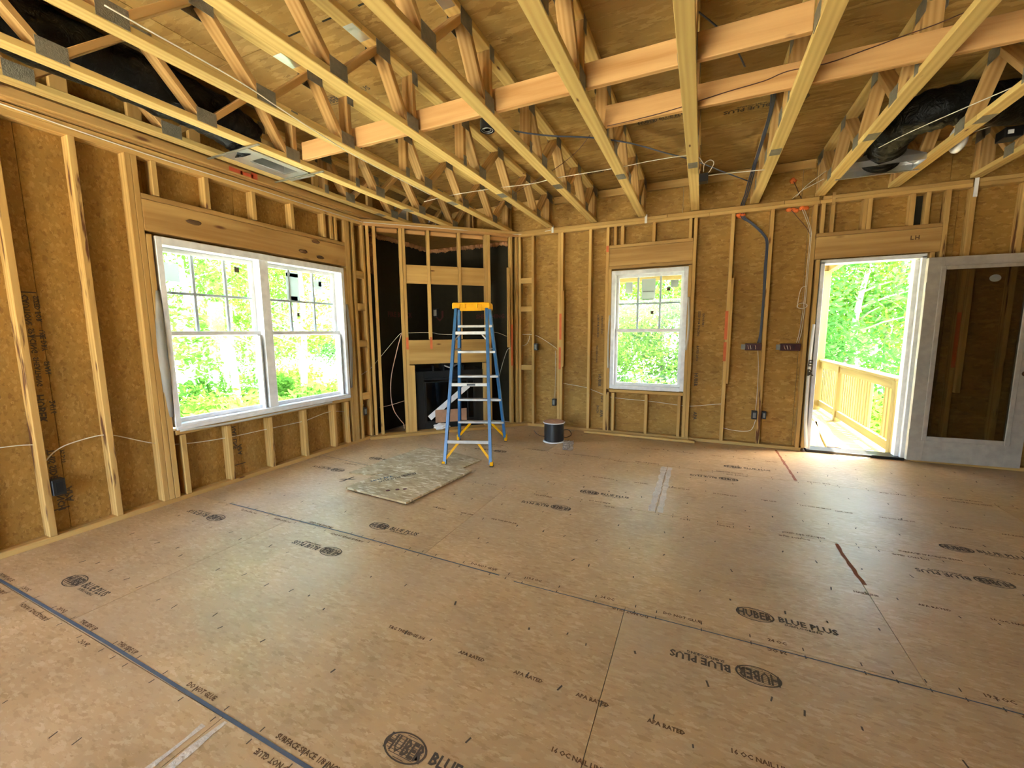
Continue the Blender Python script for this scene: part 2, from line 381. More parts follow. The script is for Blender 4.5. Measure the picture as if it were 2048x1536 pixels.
# guide lettering and tick marks beside the long joints
for i, (sy_, x0, x1) in enumerate(((.7875,-4.0,1.5),(2.0038,-3.6,2.4),(3.2201,-3.9,2.6),(4.4364,-3.3,2.6))):
    for dy, fl in ((.035, 0), (-.035, 1)):
        x = x0+random.uniform(.2,.5)
        while x < x1:
            s = random.choice(['SURFACE SPACE 1/8 INCH', 'DO NOT GLUE', 'SIZED FOR SPACING', 'THIS SIDE UP', '24 OC', '19.2 OC'])
            sz = .026; s_ = -1 if fl else 1
            if random.random() < .72:
                writing(s, sz, (x+(len(s)*.016 if fl else 0), sy_+dy*(1.15 if fl else .75)-(0 if not fl else -.018), .0006), (s_,0,0), (0,s_,0), 'brown_ink', floor)
            x += len(s)*.017+random.uniform(.12,.5)
    bm = bmesh.new(); x = x0
    while x < x1:
        for dy in (-.03, .018):
            vs = [bm.verts.new(p) for p in ((x, sy_+dy, .0006), (x+.005, sy_+dy, .0006), (x+.005, sy_+dy+.02, .0006), (x, sy_+dy+.02, .0006))]; bm.faces.new(vs)
        x += random.choice((.1016, .2032))
    tag(link('tick_mark', mesh_from(bm, 'ink'), floor), kind='stuff')
for yy, x0, x1 in ((1.40,-1.3,1.0),(1.16,-.4,.5),(2.62,-2.3,-1.0),(2.62,.8,2.2),(3.82,-.9,1.0),(3.80,1.0,2.4),(5.02,-.6,.9)):
    x = x0
    while x < x1:
        s = random.choice(['T&G THIS EDGE 3/4', '16 OC NAIL LINE', 'APA RATED', 'NAIL LINE'])
        writing(s, .024, (x, yy, .0006), (1,0,0), (0,1,0), 'brown_ink', floor); x += len(s)*.016+.12
# snapped chalk lines
strip('chalk_line', [(-3.93,.795),(-2.4,.80),(-1.2,.79),(-.6,.785)], .013, .0012, 'blue_chalk', floor)
strip('chalk_line', [(-3.5,2.012),(-2.2,2.02),(-1.0,1.995)], .009, .0012, 'blue_chalk', floor)
strip('chalk_line', [(-.9,1.975),(.6,1.985),(2.4,1.98)], .006, .0012, 'blue_chalk', floor)
strip('chalk_line', [(-3.9,3.30),(-3.0,3.21)], .006, .0012, 'blue_chalk', floor)
strip('glue_streak', [(.857,4.46),(.845,5.55)], .022, .0012, 'red_chalk', floor, .5)
strip('glue_streak', [(.872,2.72),(.86,3.2)], .020, .0012, 'red_chalk', floor, .5)
strip('caulk_streak', [(-.295,3.24),(-.29,4.40)], .048, .0012, 'caulk_white', floor, .35)
strip('caulk_streak', [(-.235,3.24),(-.235,4.40)], .042, .0012, 'caulk_white', floor, .35)
strip('caulk_streak', [(-1.565,.74),(-1.56,.2)], .020, .0012, 'caulk_white', floor, .6)
strip('caulk_streak', [(-1.505,.78),(-1.51,.2)], .026, .0012, 'caulk_white', floor, .6)
writing('X', .20, (-3.05,2.75,.0008), (.6,.8,0), (-.8,.6,0), 'ink', floor, sy=.5)
0 and writing('C-F', .10, (-2.62,1.62,.0008), (1,.1,0), (-.1,1,0), 'blue_chalk', floor)
# nail heads and pen ticks over the joists
bm = bmesh.new()
for yy in (-.1,.22,.5,1.09,1.40,1.69,2.30,2.61,2.92,3.52,3.83,4.14,4.75,5.06,5.35):
    x = -3.7+random.uniform(0,.1)
    while x < 3.2:
        if random.random() < .72:
            px, py = x+random.uniform(-.05,.05), yy+random.uniform(-.03,.03); l = random.uniform(.014,.032); an = random.uniform(-.4,.4)+1.57; ww = random.uniform(.005,.009)
            ux, uy = math.cos(an)*l/2, math.sin(an)*l/2; nx, ny = -math.sin(an)*ww/2, math.cos(an)*ww/2
            bm.faces.new([bm.verts.new((px+a*ux+b*nx, py+a*uy+b*ny, .0008)) for a, b in ((-1,-1),(1,-1),(1,1),(-1,1))])
        x += random.uniform(.12,.26)
for f in bm.faces:
    f.normal_update()
    if f.normal.z < 0: f.normal_flip()
tag(link('nail_mark', mesh_from(bm, 'ink'), floor), kind='stuff')

# ================================================================== WALLS
def wall_writing(parent, mkpt, x, y, rows):
    for (u, v, s, size) in rows: writing(s, size, mkpt(u, v), x, y, 'ink', parent)
# ---- left wall (x = XL - D is the sheathing face)
wl = block('wall_left', (-4.075,-2.6,-.02), (-4.047,5.75,.55), 'housewrap'); tag(wl, kind='structure')
WY0, WY1, WZ0, WZ1 = 1.905, 3.795, .60, 2.165      # rough opening of the double window
block('housewrap', (-4.075,-2.6,.55), (-4.047,WY0,3.22), 'housewrap', wl)
block('housewrap', (-4.075,WY1,.55), (-4.047,5.75,3.22), 'housewrap', wl)
block('housewrap', (-4.075,WY0,WZ1), (-4.047,WY1,3.22), 'housewrap', wl)
def sheet_x(y0, y1, z0, z1): block('sheathing_panel', (-4.041, y0+.0015, z0+.0015), (-4.030, y1-.0015, z1-.0015), 'osb_wall', wl)
sheet_x(-2.4,-1.2,0,2.74); sheet_x(-1.2,.02,0,2.74); sheet_x(.02,1.243,0,2.74); sheet_x(1.243,WY0,0,2.74); sheet_x(WY0,2.462,0,WZ0); sheet_x(2.462,WY1,0,WZ0)
sheet_x(WY0,2.6,WZ1,2.74); sheet_x(2.6,WY1,WZ1,2.74); sheet_x(WY1,4.30,0,2.74)
for y0 in (-2.4,0,2.44): sheet_x(y0, min(y0+2.44, 5.7), 2.74, 3.215)
XS = XL-D/2
def vst(y, z0=ZP, z1=ZT, mat='stud_wood', name='stud', x=XS, p=wl): return lumber(name, (x,y,z0), (x,y,z1), D, .038, mat, p, up=(0,1,0))
for y in (-2.3,-1.9,-1.5,-1.09,-.69,-.28,.12,.52): vst(y)
vst(.82, mat='stud_wood')
for y in (1.128,1.484): vst(y, mat='stud_bark')
for y in (1.786,1.825): vst(y)
vst(1.866, z1=2.17, name='jack_stud'); vst(1.886+.0, z1=WZ0-.04, name='jack_stud', x=XS-.02) if False else None
vst(1.952, z1=WZ0-.045, name='cripple_stud')
for y in (2.324,2.731,3.137,3.541,3.742): vst(y, z1=WZ0-.045, name='cripple_stud', mat='stud_bark' if y in (2.324,2.731) else 'stud_wood')
for y in (1.95,2.33,2.745,3.155,3.56,3.66,3.72): vst(y, z0=2.475, name='cripple_stud')
vst(3.822, z1=2.17, name='jack_stud'); vst(3.861); vst(3.90)
vst(3.978)
vst(4.145); 
for z in (2.12,1.72,1.26,.58): lumber('blocking', (XL-.019,3.997,z), (XL-.019,4.126,z), .038, .089, 'stud_wood', wl, up=(0,0,1))
lumber('sole_plate', (XS,-2.4,.019), (XS,4.16,.019), D, .038, 'stud_wood', wl)
lumber('top_plate', (XS,-2.4,ZT+.019), (XS,2.2,ZT+.019), D, .038, 'stud_wood', wl)
lumber('top_plate', (XS,2.2,ZT+.019), (XS,5.66,ZT+.019), D, .038, 'stud_wood', wl)
lumber('top_plate', (XS,-2.4,ZT+.0575), (XS,3.3,ZT+.0575), D, .038, 'stud_wood', wl)
lumber('top_plate', (XS,3.3,ZT+.0575), (XS,5.66,ZT+.0575), D, .038, 'stud_wood', wl)
lumber('header_plate', (XS,1.845,2.450), (XS,3.842,2.450), D, .038, 'header_wood', wl)
lumber('header', (XL-.019,1.845,2.310), (XL-.019,3.842,2.310), .038, .235, 'header_wood', wl)
lumber('header', (XL-.070,1.845,2.310), (XL-.070,3.842,2.310), .038, .235, 'header_wood', wl)
lumber('rough_sill', (XS,1.90,WZ0-.021), (XS,3.80,WZ0-.021), D, .038, 'stud_wood', wl)
for y, z in ((2.20,2.33),(3.25,2.27),(3.42,2.40),(3.47,2.24)):
    blob('knot', (XL+.001, y, z), .035, 'brown_ink', wl, (.06,1.6,.55), .4, y)
# rim above the plates: stacked plates, ledger, studs
gt = wl
lumber('rim_plate', (XL-.035,-2.4,2.838), (XL-.035,5.6,2.838), .095, .038, 'header_wood', gt)
lumber('rim_plate', (XL-.042,-2.4,2.877), (XL-.042,5.6,2.877), .085, .036, 'header_wood', gt)
lumber('rim_board', (XL+.035,-2.4,2.862), (XL+.035,5.6,2.862), .038, .060, 'header_wood', gt)
lumber('rim_board', (XL-.005,-2.4,2.935), (XL-.005,5.6,2.935), .045, .075, 'stud_wood', gt)
for i in range(20):
    y = -2.2+i*.4064; lumber('rim_stud', (XL-.02,y,2.975), (XL-.02,y,3.2), .038, .089, 'stud_wood', gt, up=(0,1,0))
# sheathing print
P_ = lambda y, z: (-4.0295, y+(.028 if y < 2 else 0), z)
for y, z, s, sz in ((1.172,1.66,'CAUTION:',.042),(1.220,1.655,'SIZED FOR',.036),(1.178,1.44,'SPACING',.040),(1.226,1.43,'USE DRY',.036),(1.178,1.25,'SHEATHING',.036),(1.226,1.22,'SPAN',.036),(1.175,1.0,'HUBER',.060),(1.225,.95,'24/16',.04),(1.185,.62,'THIS SIDE',.050),(1.235,.60,'PS 2-10',.03),(1.20,.30,'INCH',.05),(1.245,.33,'APA',.058)):
    writing(s, sz, P_(y, z), (0,0,-1), (0,-1,0), 'ink', wl)
for y, z, s, sz in ((2.435,.52,'NAIL LINE',.05),(2.475,.33,'APA',.055),(3.61,.47,'24/16',.035)): writing(s, sz, P_(y, z), (0,0,-1), (0,-1,0), 'ink', wl)
for y, z in ((1.19,1.675),(1.2,1.39),(1.2,.19),(2.45,.14)):
    block('print_bar', (-4.0298,y-.05,z-.004), (-4.0292,y+.05,z+.004), 'ink', wl)

for y0, y1, z0, z1 in ((2.50,2.62,2.838,2.872),(2.60,2.72,2.838,2.868),(2.70,2.76,2.834,2.888)):
    block('red_mark', (XL+.0542,y0,z0), (XL+.0548,y1,z1), 'red_paint', wl)
# ---- back wall (y = YB + D is the sheathing face)
wbk = block('wall_back', (-4.05,5.725,-.02), (-1.14,5.75,3.22), 'housewrap'); tag(wbk, kind='structure')
RX0, RX1, RZ0, RZ1 = -1.115,-.175,.61,2.18
DX0, DX1, DZ1 = 1.145, 2.035, 2.145
block('housewrap', (-1.14,5.725,-.02), (RX1,5.75,RZ0), 'housewrap', wbk); block('housewrap', (-1.14,5.725,RZ1), (RX1,5.75,3.22), 'housewrap', wbk)
block('housewrap', (RX1,5.725,-.02), (DX0,5.75,3.22), 'housewrap', wbk); block('housewrap', (DX0,5.725,DZ1), (DX1,5.75,3.22), 'housewrap', wbk); block('housewrap', (DX1,5.725,-.02), (4.6,5.75,3.22), 'housewrap', wbk)
def sheet_y(x0, x1, z0, z1): block('sheathing_panel', (x0+.0015, 5.706, z0+.0015), (x1-.0015, 5.718, z1-.0015), 'osb_wall', wbk)
for a, b, c, e in ((-2.60,-1.42,0,2.74),(-1.42,RX0,0,2.74),(RX0,-.20,0,RZ0),(-.20,RX1,0,RZ0),(RX0,RX1,RZ1,2.74),(RX1,1.02,0,2.74),(1.02,DX0,0,2.74),(DX0,DX1,DZ1,2.74),(DX1,2.24,0,2.74),(2.24,3.46,0,2.74),(3.46,4.6,0,2.74),
                   (-3.9,-2.72,2.74,3.215),(-2.72,-1.5,2.74,3.215),(-1.5,-.28,2.74,3.215),(-.28,.94,2.74,3.215),(.94,2.16,2.74,3.215),(2.16,3.4,2.74,3.215),(3.4,4.6,2.74,3.215)): sheet_y(a, b, c, e)
YS = YB+D/2
def hst(x, z0=ZP, z1=ZT, mat='stud_wood', name='stud', y=YS): return lumber(name, (x,y,z0), (x,y,z1), D, .038, mat, wbk, up=(1,0,0))
hst(-2.43); hst(-2.225); hst(-1.835); hst(-1.796); hst(-1.402)
hst(-1.172); hst(-1.133, z1=RZ0-.04, name='jack_stud', mat='stud_bark'); hst(-1.133, z0=RZ0, z1=2.20, name='jack_stud')
hst(-.122); hst(-.161, z1=2.19, name='jack_stud'); hst(.275); hst(.665, mat='stud_bark')
hst(1.063, mat='stud_bark'); hst(1.122, z1=2.15, name='jack_stud')
hst(-1.06, z1=RZ0-.045, name='cripple_stud'); hst(-.628, z1=RZ0-.045, name='cripple_stud'); hst(-.225, z1=RZ0-.045, name='cripple_stud', mat='stud_bark')
for x in (-1.075,-.985,-.60): hst(x, z0=2.50, name='cripple_stud')
hst(-.18, z0=2.50, name='cripple_stud')
hst(1.132, z0=2.425, name='cripple_stud'); hst(1.22, z0=2.425, name='cripple_stud', y=YS+.02)
for x in (1.49,1.53): hst(x, z0=2.425, name='cripple_stud')
for x in (1.87,1.985): hst(x, z0=2.425, name='cripple_stud')
hst(2.062, z1=2.15, name='jack_stud'); hst(2.135, mat='stud_bark'); hst(2.315, mat='stud_wood'); hst(2.665, mat='stud_bark'); hst(3.07); hst(3.48); hst(3.9); hst(4.3)
hst(2.355, z0=.75, z1=2.02, name='stud_scab', y=YB-.0)
block('vent_cavity_board', (1.885,5.69,2.44), (1.966,5.705,2.72), 'black_board', wbk)
for z in (2.12,1.72,.87): lumber('blocking', (-2.41,YB+.019,z), (-2.245,YB+.019,z), .038, .075, 'stud_wood', wbk)
for a, b in ((-2.5,-.45),(-.45,.77),(.77,1.09),(1.12,2.30)): lumber('top_plate', (a+.002,YS,ZT+.0575), (b-.002,YS,ZT+.0575), D, .038, 'stud_wood', wbk)
for a, b in ((-2.5,.02),(.02,1.10),(1.10,2.30)): lumber('top_plate', (a+.001,YS,ZT+.019), (b-.001,YS,ZT+.019), D, .038, 'stud_wood', wbk)
lumber('top_plate', (2.34,YS,ZT+.019), (4.6,YS,ZT+.019), D, .038, 'stud_wood', wbk); lumber('top_plate', (2.34,YS,ZT+.0575), (4.6,YS,ZT+.0575), D, .038, 'stud_wood', wbk)
lumber('sole_plate', (-2.5,YS,.019), (-.09,YS,.019), D, .038, 'stud_wood', wbk); lumber('sole_plate', (-.088,YS,.019), (1.10,YS,.019), D, .038, 'stud_wood', wbk)
lumber('sole_plate', (2.06,YS,.019), (4.6,YS,.019), D, .038, 'stud_wood', wbk)
lumber('header_plate', (-1.15,YS,2.483), (-.142,YS,2.483), D, .038, 'header_wood', wbk)
lumber('header', (-1.15,YB+.019,2.348), (-.142,YB+.019,2.348), .038, .225, 'header_wood', wbk)
lumber('header_plate', (-1.15,YS,2.215), (-.142,YS,2.215), D, .038, 'header_wood', wbk)
lumber('rough_sill', (-1.115,YS,RZ0-.021), (-.18,YS,RZ0-.021), D, .038, 'stud_wood', wbk)
lumber('header_plate', (1.085,YS,2.408), (2.115,YS,2.408), D, .038, 'header_wood', wbk)
lumber('header', (1.085,YB+.019,2.270), (2.115,YB+.019,2.270), .038, .232, 'header_wood', wbk)
lumber('stud_scab', (-1.768,YB-.012,.90), (-1.768,YB-.012,1.95), .030, .028, 'stud_wood', wbk, up=(1,0,0))
lumber('stud_scab', (.305,YB-.012,.75), (.305,YB-.012,2.0), .030, .024, 'stud_wood', wbk, up=(1,0,0))
writing('LH', .055, (1.875,YB-.0005,2.285), (1,0,0), (0,0,1), 'brown_ink', wbk, spacing=1.3)
for x, z0, z1 in ((-1.810,1.28,1.64),(-1.815,.86,1.17),(.262,1.28,1.62),(.262,1.02,1.25),(-1.172,2.42,2.50),(2.315,1.0,1.55)):
    block('orange_mark', (x-.016,YB-.0008,z0), (x+.016,YB-.0002,z1), 'orange_paint', wbk)
Q_ = lambda x, z: (x, 5.7055, z)
for x, z, s, sz in ((-1.31,1.62,'SIZED FOR SPACING',.034),(-1.255,1.60,'SHEATHING SPAN',.030),(-1.32,1.20,'THIS SIDE DOWN',.030),(-1.28,.80,'HUBER',.055),(-1.24,.50,'24/16',.04),(-1.30,.36,'INCH',.045),(-1.25,.30,'APA',.055),
                    (-.05,1.63,'SIZED FOR SPACING',.034),(.0,1.60,'EXPOSURE 1',.030),(-.05,1.2,'RATED 24/16',.034),(-.06,.86,'HUBER',.055),(-.05,.36,'APA',.055)):
    writing(s, sz, Q_(x, z), (0,0,-1), (1,0,0), 'ink', wbk)
for x, h_, m_ in ((-1.93,.06,'housewrap'),(-.70,.07,'housewrap'),(1.215,.09,'stud_wood'),(2.318,.16,'paper_white')):
    block('plate_tab', (x-.014,YB-.010,2.80-h_), (x+.014,YB-.001,2.835), m_, wbk)
# orange fire-blocking foam around the cable holes
for i, (x, z) in enumerate(((.33,2.715),(.37,2.712),(.345,2.70),(.82,2.712),(.86,2.716),(.89,2.70),(.94,2.716),(.965,2.712),(.985,2.715))):
    blob('foam_bead', (x, YB+.030+.01*(i%3), z), .024, 'fire_foam', wbk, (1.2,1,.9), .5, i)
blob('foam_bead', (.845, 5.70, 3.03), .028, 'fire_foam', wbk, (1.1,.6,1.1), .5, 3)

# ---- the sides of the room behind and to the right of the camera (unseen; they close off the sky, one rear opening sized for daylight)
wr = block('wall_right', (4.60,-2.6,-.02), (4.72,5.75,3.27), 'osb_wall'); tag(wr, kind='structure')
wre = block('wall_rear', (-4.07,-2.72,-.02), (REAR_X0,-2.60,3.27), 'osb_wall'); tag(wre, kind='structure')
block('sheathing_panel', (REAR_X0,-2.72,REAR_Z1), (REAR_X1,-2.60,3.27), 'osb_wall', wre)
block('sheathing_panel', (REAR_X1,-2.72,-.02), (4.72,-2.60,3.27), 'osb_wall', wre)
if REAR_Z0 > 0: block('sheathing_panel', (REAR_X0,-2.72,-.02), (REAR_X1,-2.60,REAR_Z0), 'osb_wall', wre)

# ---- diagonal fireplace wall
A_ = Vector((-3.94,4.12,0)); U45 = Vector((1,1,0)).normalized(); N45 = Vector((-1,1,0)).normalized()
def dg(s, z, off=0.0): return A_+U45*s+N45*off+Vector((0,0,z))
wd = link('wall_fireplace', None, None, Matrix.Translation(A_)); tag(wd, kind='structure')
def dst(s, z0=ZP, z1=ZT, mat='stud_wood', name='stud', off=.0445, dep=D): return lumber(name, dg(s,z0,off), dg(s,z1,off), dep, .038, mat, wd, up=U45)
dst(.068); dst(.148); dst(.470); dst(.511); dst(.830, z0=1.30, z1=ZT); dst(1.252, z0=1.30); dst(1.632); dst(1.672); dst(2.005); dst(2.088)
dst(.545, z1=.955, name='jack_stud'); dst(.580, z1=.955, name='jack_stud'); dst(1.620-.03, z1=.955, name='jack_stud')
dst(1.95, z0=1.17, z1=2.30, name='stud_scab', off=-.014, dep=.028)
lumber('header', dg(.530,1.13,.019), dg(1.613,1.13,.019), .038, .325, 'fir_board' if False else 'stud_wood', wd)
lumber('header', dg(.530,1.13,.070), dg(1.613,1.13,.070), .038, .325, 'stud_wood', wd)
for a, b in ((.530,.811),(.849,1.233),(1.271,1.613)): lumber('mantel_backer', dg(a+.001,2.16,.030), dg(b-.001,2.16,.030), .038, .24, 'stud_wood', wd)
lumber('sole_plate', dg(.05,.019,.0445), dg(2.11,.019,.0445), D, .038, 'stud_wood', wd)
lumber('sole_board', dg(-.02,.020,-.05), dg(2.25,.020,-.05), .085, .038, 'stud_wood', wd)
lumber('top_plate', dg(.02,ZT+.019,.0445), dg(2.12,ZT+.019,.0445), D, .038, 'fir_board', wd); lumber('top_plate', dg(.0,ZT+.0575,.0445), dg(2.12,ZT+.0575,.0445), D, .038, 'stud_wood', wd)
for a, b in ((.18,.44),(.54,.80),(.86,1.22),(1.28,1.60),(1.70,1.97)):
    lumber('nailer', dg(a,ZT-.03,.07), dg(b,ZT-.03,.07), .038, .05, 'fir_board', wd)
for s in (.511,.830): block('orange_mark', (-.016,-.0009,1.17), (.016,-.0003,1.33), 'orange_paint', wd, mw=Matrix.Translation(dg(s,0)) @ Matrix.Rotation(math.pi/4, 4, 'Z'))
block('orange_mark', (-.014,-.0009,.9), (.014,-.0003,1.5), 'orange_paint', wd, mw=Matrix.Translation(dg(2.005,0)) @ Matrix.Rotation(math.pi/4, 4, 'Z'))
# black boards lining the corner behind, foam sealed along the top
wc = block('wall_chase', (-4.030,4.305,.02), (-4.012,5.70,2.70), 'black_board'); tag(wc, kind='structure')
block('chase_board', (-4.010,5.690,.02), (-2.62,5.705,2.70), 'black_board', wc)
poly('chase_top', [(-4.02,4.25),(-2.56,5.70),(-4.02,5.70)], 2.70, 2.712, 'osb_wall', wc)
writing('FIRE BLOCK', .10, (-4.0115,4.62,1.62), (0,1,0), (0,0,1), 'red_felt', wc); writing('U', .22, (-3.95,5.6895,1.58), (1,0,0), (0,0,1), 'red_felt', wc); writing('SHEATHING', .09, (-3.2,5.6895,1.60), (1,0,0), (0,0,1), 'red_felt', wc)
def foam_line(a, b, n, nx, seed):
    a, b = Vector(a), Vector(b)
    bm = bmesh.new()
    for i in range(n):
        p = a.lerp(b, i/(n-1)); r = .03+.022*noise.noise(Vector((i*.7, seed, 0))); dz = -.03*abs(noise.noise(Vector((i*.45, seed+5, 2))))
        g = bmesh.ops.create_icosphere(bm, subdivisions=1, radius=r)
        for v in g['verts']: v.co = Vector((v.co.x*1.2, v.co.y*1.2, v.co.z*1.3))+p+Vector((0,0,dz))+nx*.01
    return link('foam_seal', mesh_from(bm, 'pink_foam', True), wc)
foam_line((-4.0,4.36,2.685), (-4.0,5.66,2.685), 34, Vector((1,0,0)), 1); foam_line((-3.97,5.68,2.685), (-2.62,5.68,2.685), 34, Vector((0,-1,0)), 2)
foam_line((-4.0,4.34,2.66), (-4.0,4.34,2.2), 12, Vector((1,0,0)), 3)

# ================================================================== WINDOWS
def pane_win(parent, o, ux, n, x0, x1, z0, z1, grid, upper, sash='white_vinyl'):
    """one sash: o origin, ux along the wall, n towards outdoors"""
    ux = Vector(ux); n = Vector(n); t = .035
    def bar(nm, a, b, c, e, d0, d1, mt, par):
        lo = Vector(o)+ux*a+Vector((0,0,c))+n*d0; hi = Vector(o)+ux*b+Vector((0,0,e))+n*d1
        return block(nm, [min(p, q) for p, q in zip(lo, hi)], [max(p, q) for p, q in zip(lo, hi)], mt, par, .002)
    sb = bar('sash_rail', x0, x1, z0, z0+t, upper, upper+.03, sash, parent)
    bar('sash_rail', x0, x1, z1-t, z1, upper, upper+.03, sash, parent)
    bar('sash_stile', x0, x0+t, z0+t, z1-t, upper, upper+.03, sash, parent); bar('sash_stile', x1-t, x1, z0+t, z1-t, upper, upper+.03, sash, parent)
    bar('glass_pane', x0+t*.8, x1-t*.8, z0+t*.8, z1-t*.8, upper+.012, upper+.016, 'window_glass', parent)
    if grid:
        sash = 'muntin_grey'
        for i in (1, 2):
            xm = x0+(x1-x0)*i/3
            bar('muntin', xm-.012, xm+.012, z0+t, z1-t, upper+.002, upper+.011, sash, parent); bar('muntin', xm-.012, xm+.012, z0+t, z1-t, upper+.017, upper+.024, 'aqua_film', parent)
        sash = 'muntin_grey'; zm = (z0+z1)/2
        bar('muntin', x0+t, x1-t, zm-.011, zm+.011, upper+.001, upper+.010, sash, parent); bar('muntin', x0+t, x1-t, zm-.010, zm+.010, upper+.018, upper+.024, 'aqua_film', parent)
win1 = block('window_1', (-4.10,1.905,.625), (-3.935,1.945,2.165), 'white_vinyl', bev=.002); tag(win1, kind='structure')
for lo, hi in (((-4.10,3.755,.625),(-3.935,3.795,2.165)), ((-4.10,1.945,2.105),(-3.935,3.755,2.165)), ((-4.10,1.945,.608),(-3.930,3.755,.650))): block('window_frame', lo, hi, 'white_vinyl', win1, .002)
block('mullion', (-4.10,2.755,.65), (-3.955,2.845,2.105), 'white_vinyl', win1, .002)
block('window_sill_plate', (-3.955,1.91,.600), (-3.925,3.79,.628), 'white_vinyl', win1, .003)
for a, b in ((1.945,2.755),(2.845,3.755)):
    pane_win(win1, (-4.02,0,0), (0,1,0), (-1,0,0), a, b, 1.375, 2.105, True, .035)
    pane_win(win1, (-4.02,0,0), (0,1,0), (-1,0,0), a, b, .65, 1.42, False, -.005)
    block('jamb_liner', (-4.05,b-.045,.65), (-3.97,b-.030,1.375), 'white_vinyl', win1, .001)
for y, z, hy, hz, mt in ((2.05,1.91,.06,.075,'sticker_film'),(3.19,1.90,.075,.155,'sticker_film'),(3.19,2.02,.072,.018,'blue_sticker'),(3.19,1.77,.05,.025,'blue_sticker'),(3.52,1.95,.05,.055,'sticker_film'),(2.60,2.0,.022,.025,'ink'),(3.55,1.96,.022,.025,'ink'),(3.235,1.60,.015,.02,'ink')):
    block('pane_sticker', (-4.062,y-hy,z-hz), (-4.060,y+hy,z+hz), mt, win1)
for yy, s in ((1.895,1),(3.80,-1)):   # loose housewrap flaps beside the frame
    bm = bmesh.new(); rows = []
    for i in range(13):
        z = .72+i*.085; bul = .035*math.sin(math.pi*i/12)*(1+.3*noise.noise(Vector((i*.8,s,0))))
        rows.append([bm.verts.new((XL+.004+.4*bul, yy, z)), bm.verts.new((XL+.012+bul*.6, yy-s*(.02+bul*.6), z)), bm.verts.new((XL-.02, yy-s*(.035+bul), z))])
    for a, b in zip(rows, rows[1:]):
        for k in range(2): bm.faces.new((a[k], a[k+1], b[k+1], b[k]))
    bmesh.ops.solidify(bm, geom=bm.faces[:], thickness=.001)
    link('wrap_flap', mesh_from(bm, 'housewrap', True), win1)
tube('wrap_flap', [(XL+.006,1.93,.595),(XL+.012,2.3,.578),(XL+.012,2.8,.58),(XL+.008,3.5,.588)], .016, 'housewrap', win1, seg=6, flatten=.5)
win2 = block('window_2', (-1.110,5.612,.625), (-1.062,5.77,2.172), 'white_vinyl', bev=.002); tag(win2, kind='structure')
for lo, hi in (((-.228,5.612,.625),(-.180,5.77,2.172)), ((-1.062,5.612,2.122),(-.228,5.77,2.172)), ((-1.062,5.608,.620),(-.228,5.77,.668))): block('window_frame', lo, hi, 'white_vinyl', win2, .002)
pane_win(win2, (0,5.68,0), (1,0,0), (0,1,0), -1.062, -.228, 1.375, 2.122, True, .035)
pane_win(win2, (0,5.68,0), (1,0,0), (0,1,0), -1.062, -.228, .668, 1.42, False, -.005)
for x, z, hx, hz, mt in ((-.90,1.96,.045,.07,'sticker_film'),(-.655,1.93,.085,.13,'sticker_film'),(-.655,1.90,.07,.004,'ink'),(-.655,1.80,.07,.004,'ink'),(-.34,1.985,.045,.045,'sticker_film'),(-.41,1.92,.020,.022,'ink'),(-.60,1.63,.018,.02,'ink')):
    block('pane_sticker', (x-hx,5.722,z-hz), (x+hx,5.724,z+hz), mt, win2)
tube('wrap_flap', [(-.165,YB-.006,1.80),(-.150,YB-.010,1.5),(-.155,YB-.010,1.30),(-.172,YB-.005,1.15)], .020, 'housewrap', win2, seg=6, flatten=.4)
tube('wrap_flap', [(-1.125,YB-.004,1.6),(-1.135,YB-.008,1.3),(-1.13,YB-.006,.9)], .014, 'housewrap', win2, seg=6, flatten=.4)

# ================================================================== DOOR
door = block('door_1', (1.150,5.612,.0), (1.185,5.76,2.12), 'white_vinyl', bev=.002); tag(door, kind='structure')
for lo, hi in (((1.985,5.612,.0),(2.022,5.76,2.12)), ((1.150,5.612,2.10),(2.022,5.76,2.140)), ((1.950,5.66,.03),(1.985,5.75,2.09))): block('door_frame', lo, hi, 'white_vinyl', door, .002)
block('threshold', (1.15,5.60,.001), (2.02,5.80,.030), 'black_metal', door, .004)
block('weatherstrip', (1.186,5.66,.03), (1.194,5.70,2.10), 'black_plastic', door)
tube('wrap_flap', [(1.132,YB-.01,1.45),(1.120,YB-.015,1.2),(1.118,YB-.012,.8),(1.125,YB-.015,.35),(1.150,YB-.02,.05)], .030, 'housewrap', door, seg=6, flatten=.35)
writing('E', .10, (1.092,YB-.034,.985), (1,0,0), (0,0,1), 'ink', door, name='lettering'); writing('R', .10, (1.092,YB-.034,.88), (1,0,0), (0,0,1), 'ink', door, name='lettering')
DM = Matrix.Translation((2.004,5.521,0)) @ Matrix.Rotation(math.atan2(.06,.87), 4, 'Z')
leaf = block('door_leaf', (0,0,.035), (.125,.044,2.085), 'door_paint', door, .002, DM)
for lo, hi in (((.745,0,.035),(.870,.044,2.085)), ((.125,0,1.985),(.745,.044,2.085)), ((.125,0,.035),(.745,.044,.265))): block('door_rail', lo, hi, 'door_paint', leaf, 0, DM)
for lo, hi in (((.100,-.010,.25),(.140,.0,2.0)), ((.730,-.010,.25),(.770,.0,2.0)), ((.140,-.010,1.962),(.730,.0,2.0)), ((.140,-.010,.25),(.730,.0,.298))): block('glazing_bead', lo, hi, 'door_paint', leaf, .004, DM)
block('door_glass', (.125,.018,.265), (.745,.024,1.985), 'door_glass', leaf, 0, DM)
bm = bmesh.new(); bmesh.ops.create_cone(bm, cap_ends=True, segments=24, radius1=.034, radius2=.034, depth=.001)
for v in bm.verts: v.co = Vector((v.co.x*1.25, v.co.z, v.co.y))
link('glass_sticker', mesh_from(bm, 'box_grey'), leaf, DM @ Matrix.Translation((.515,.0165,1.865)))
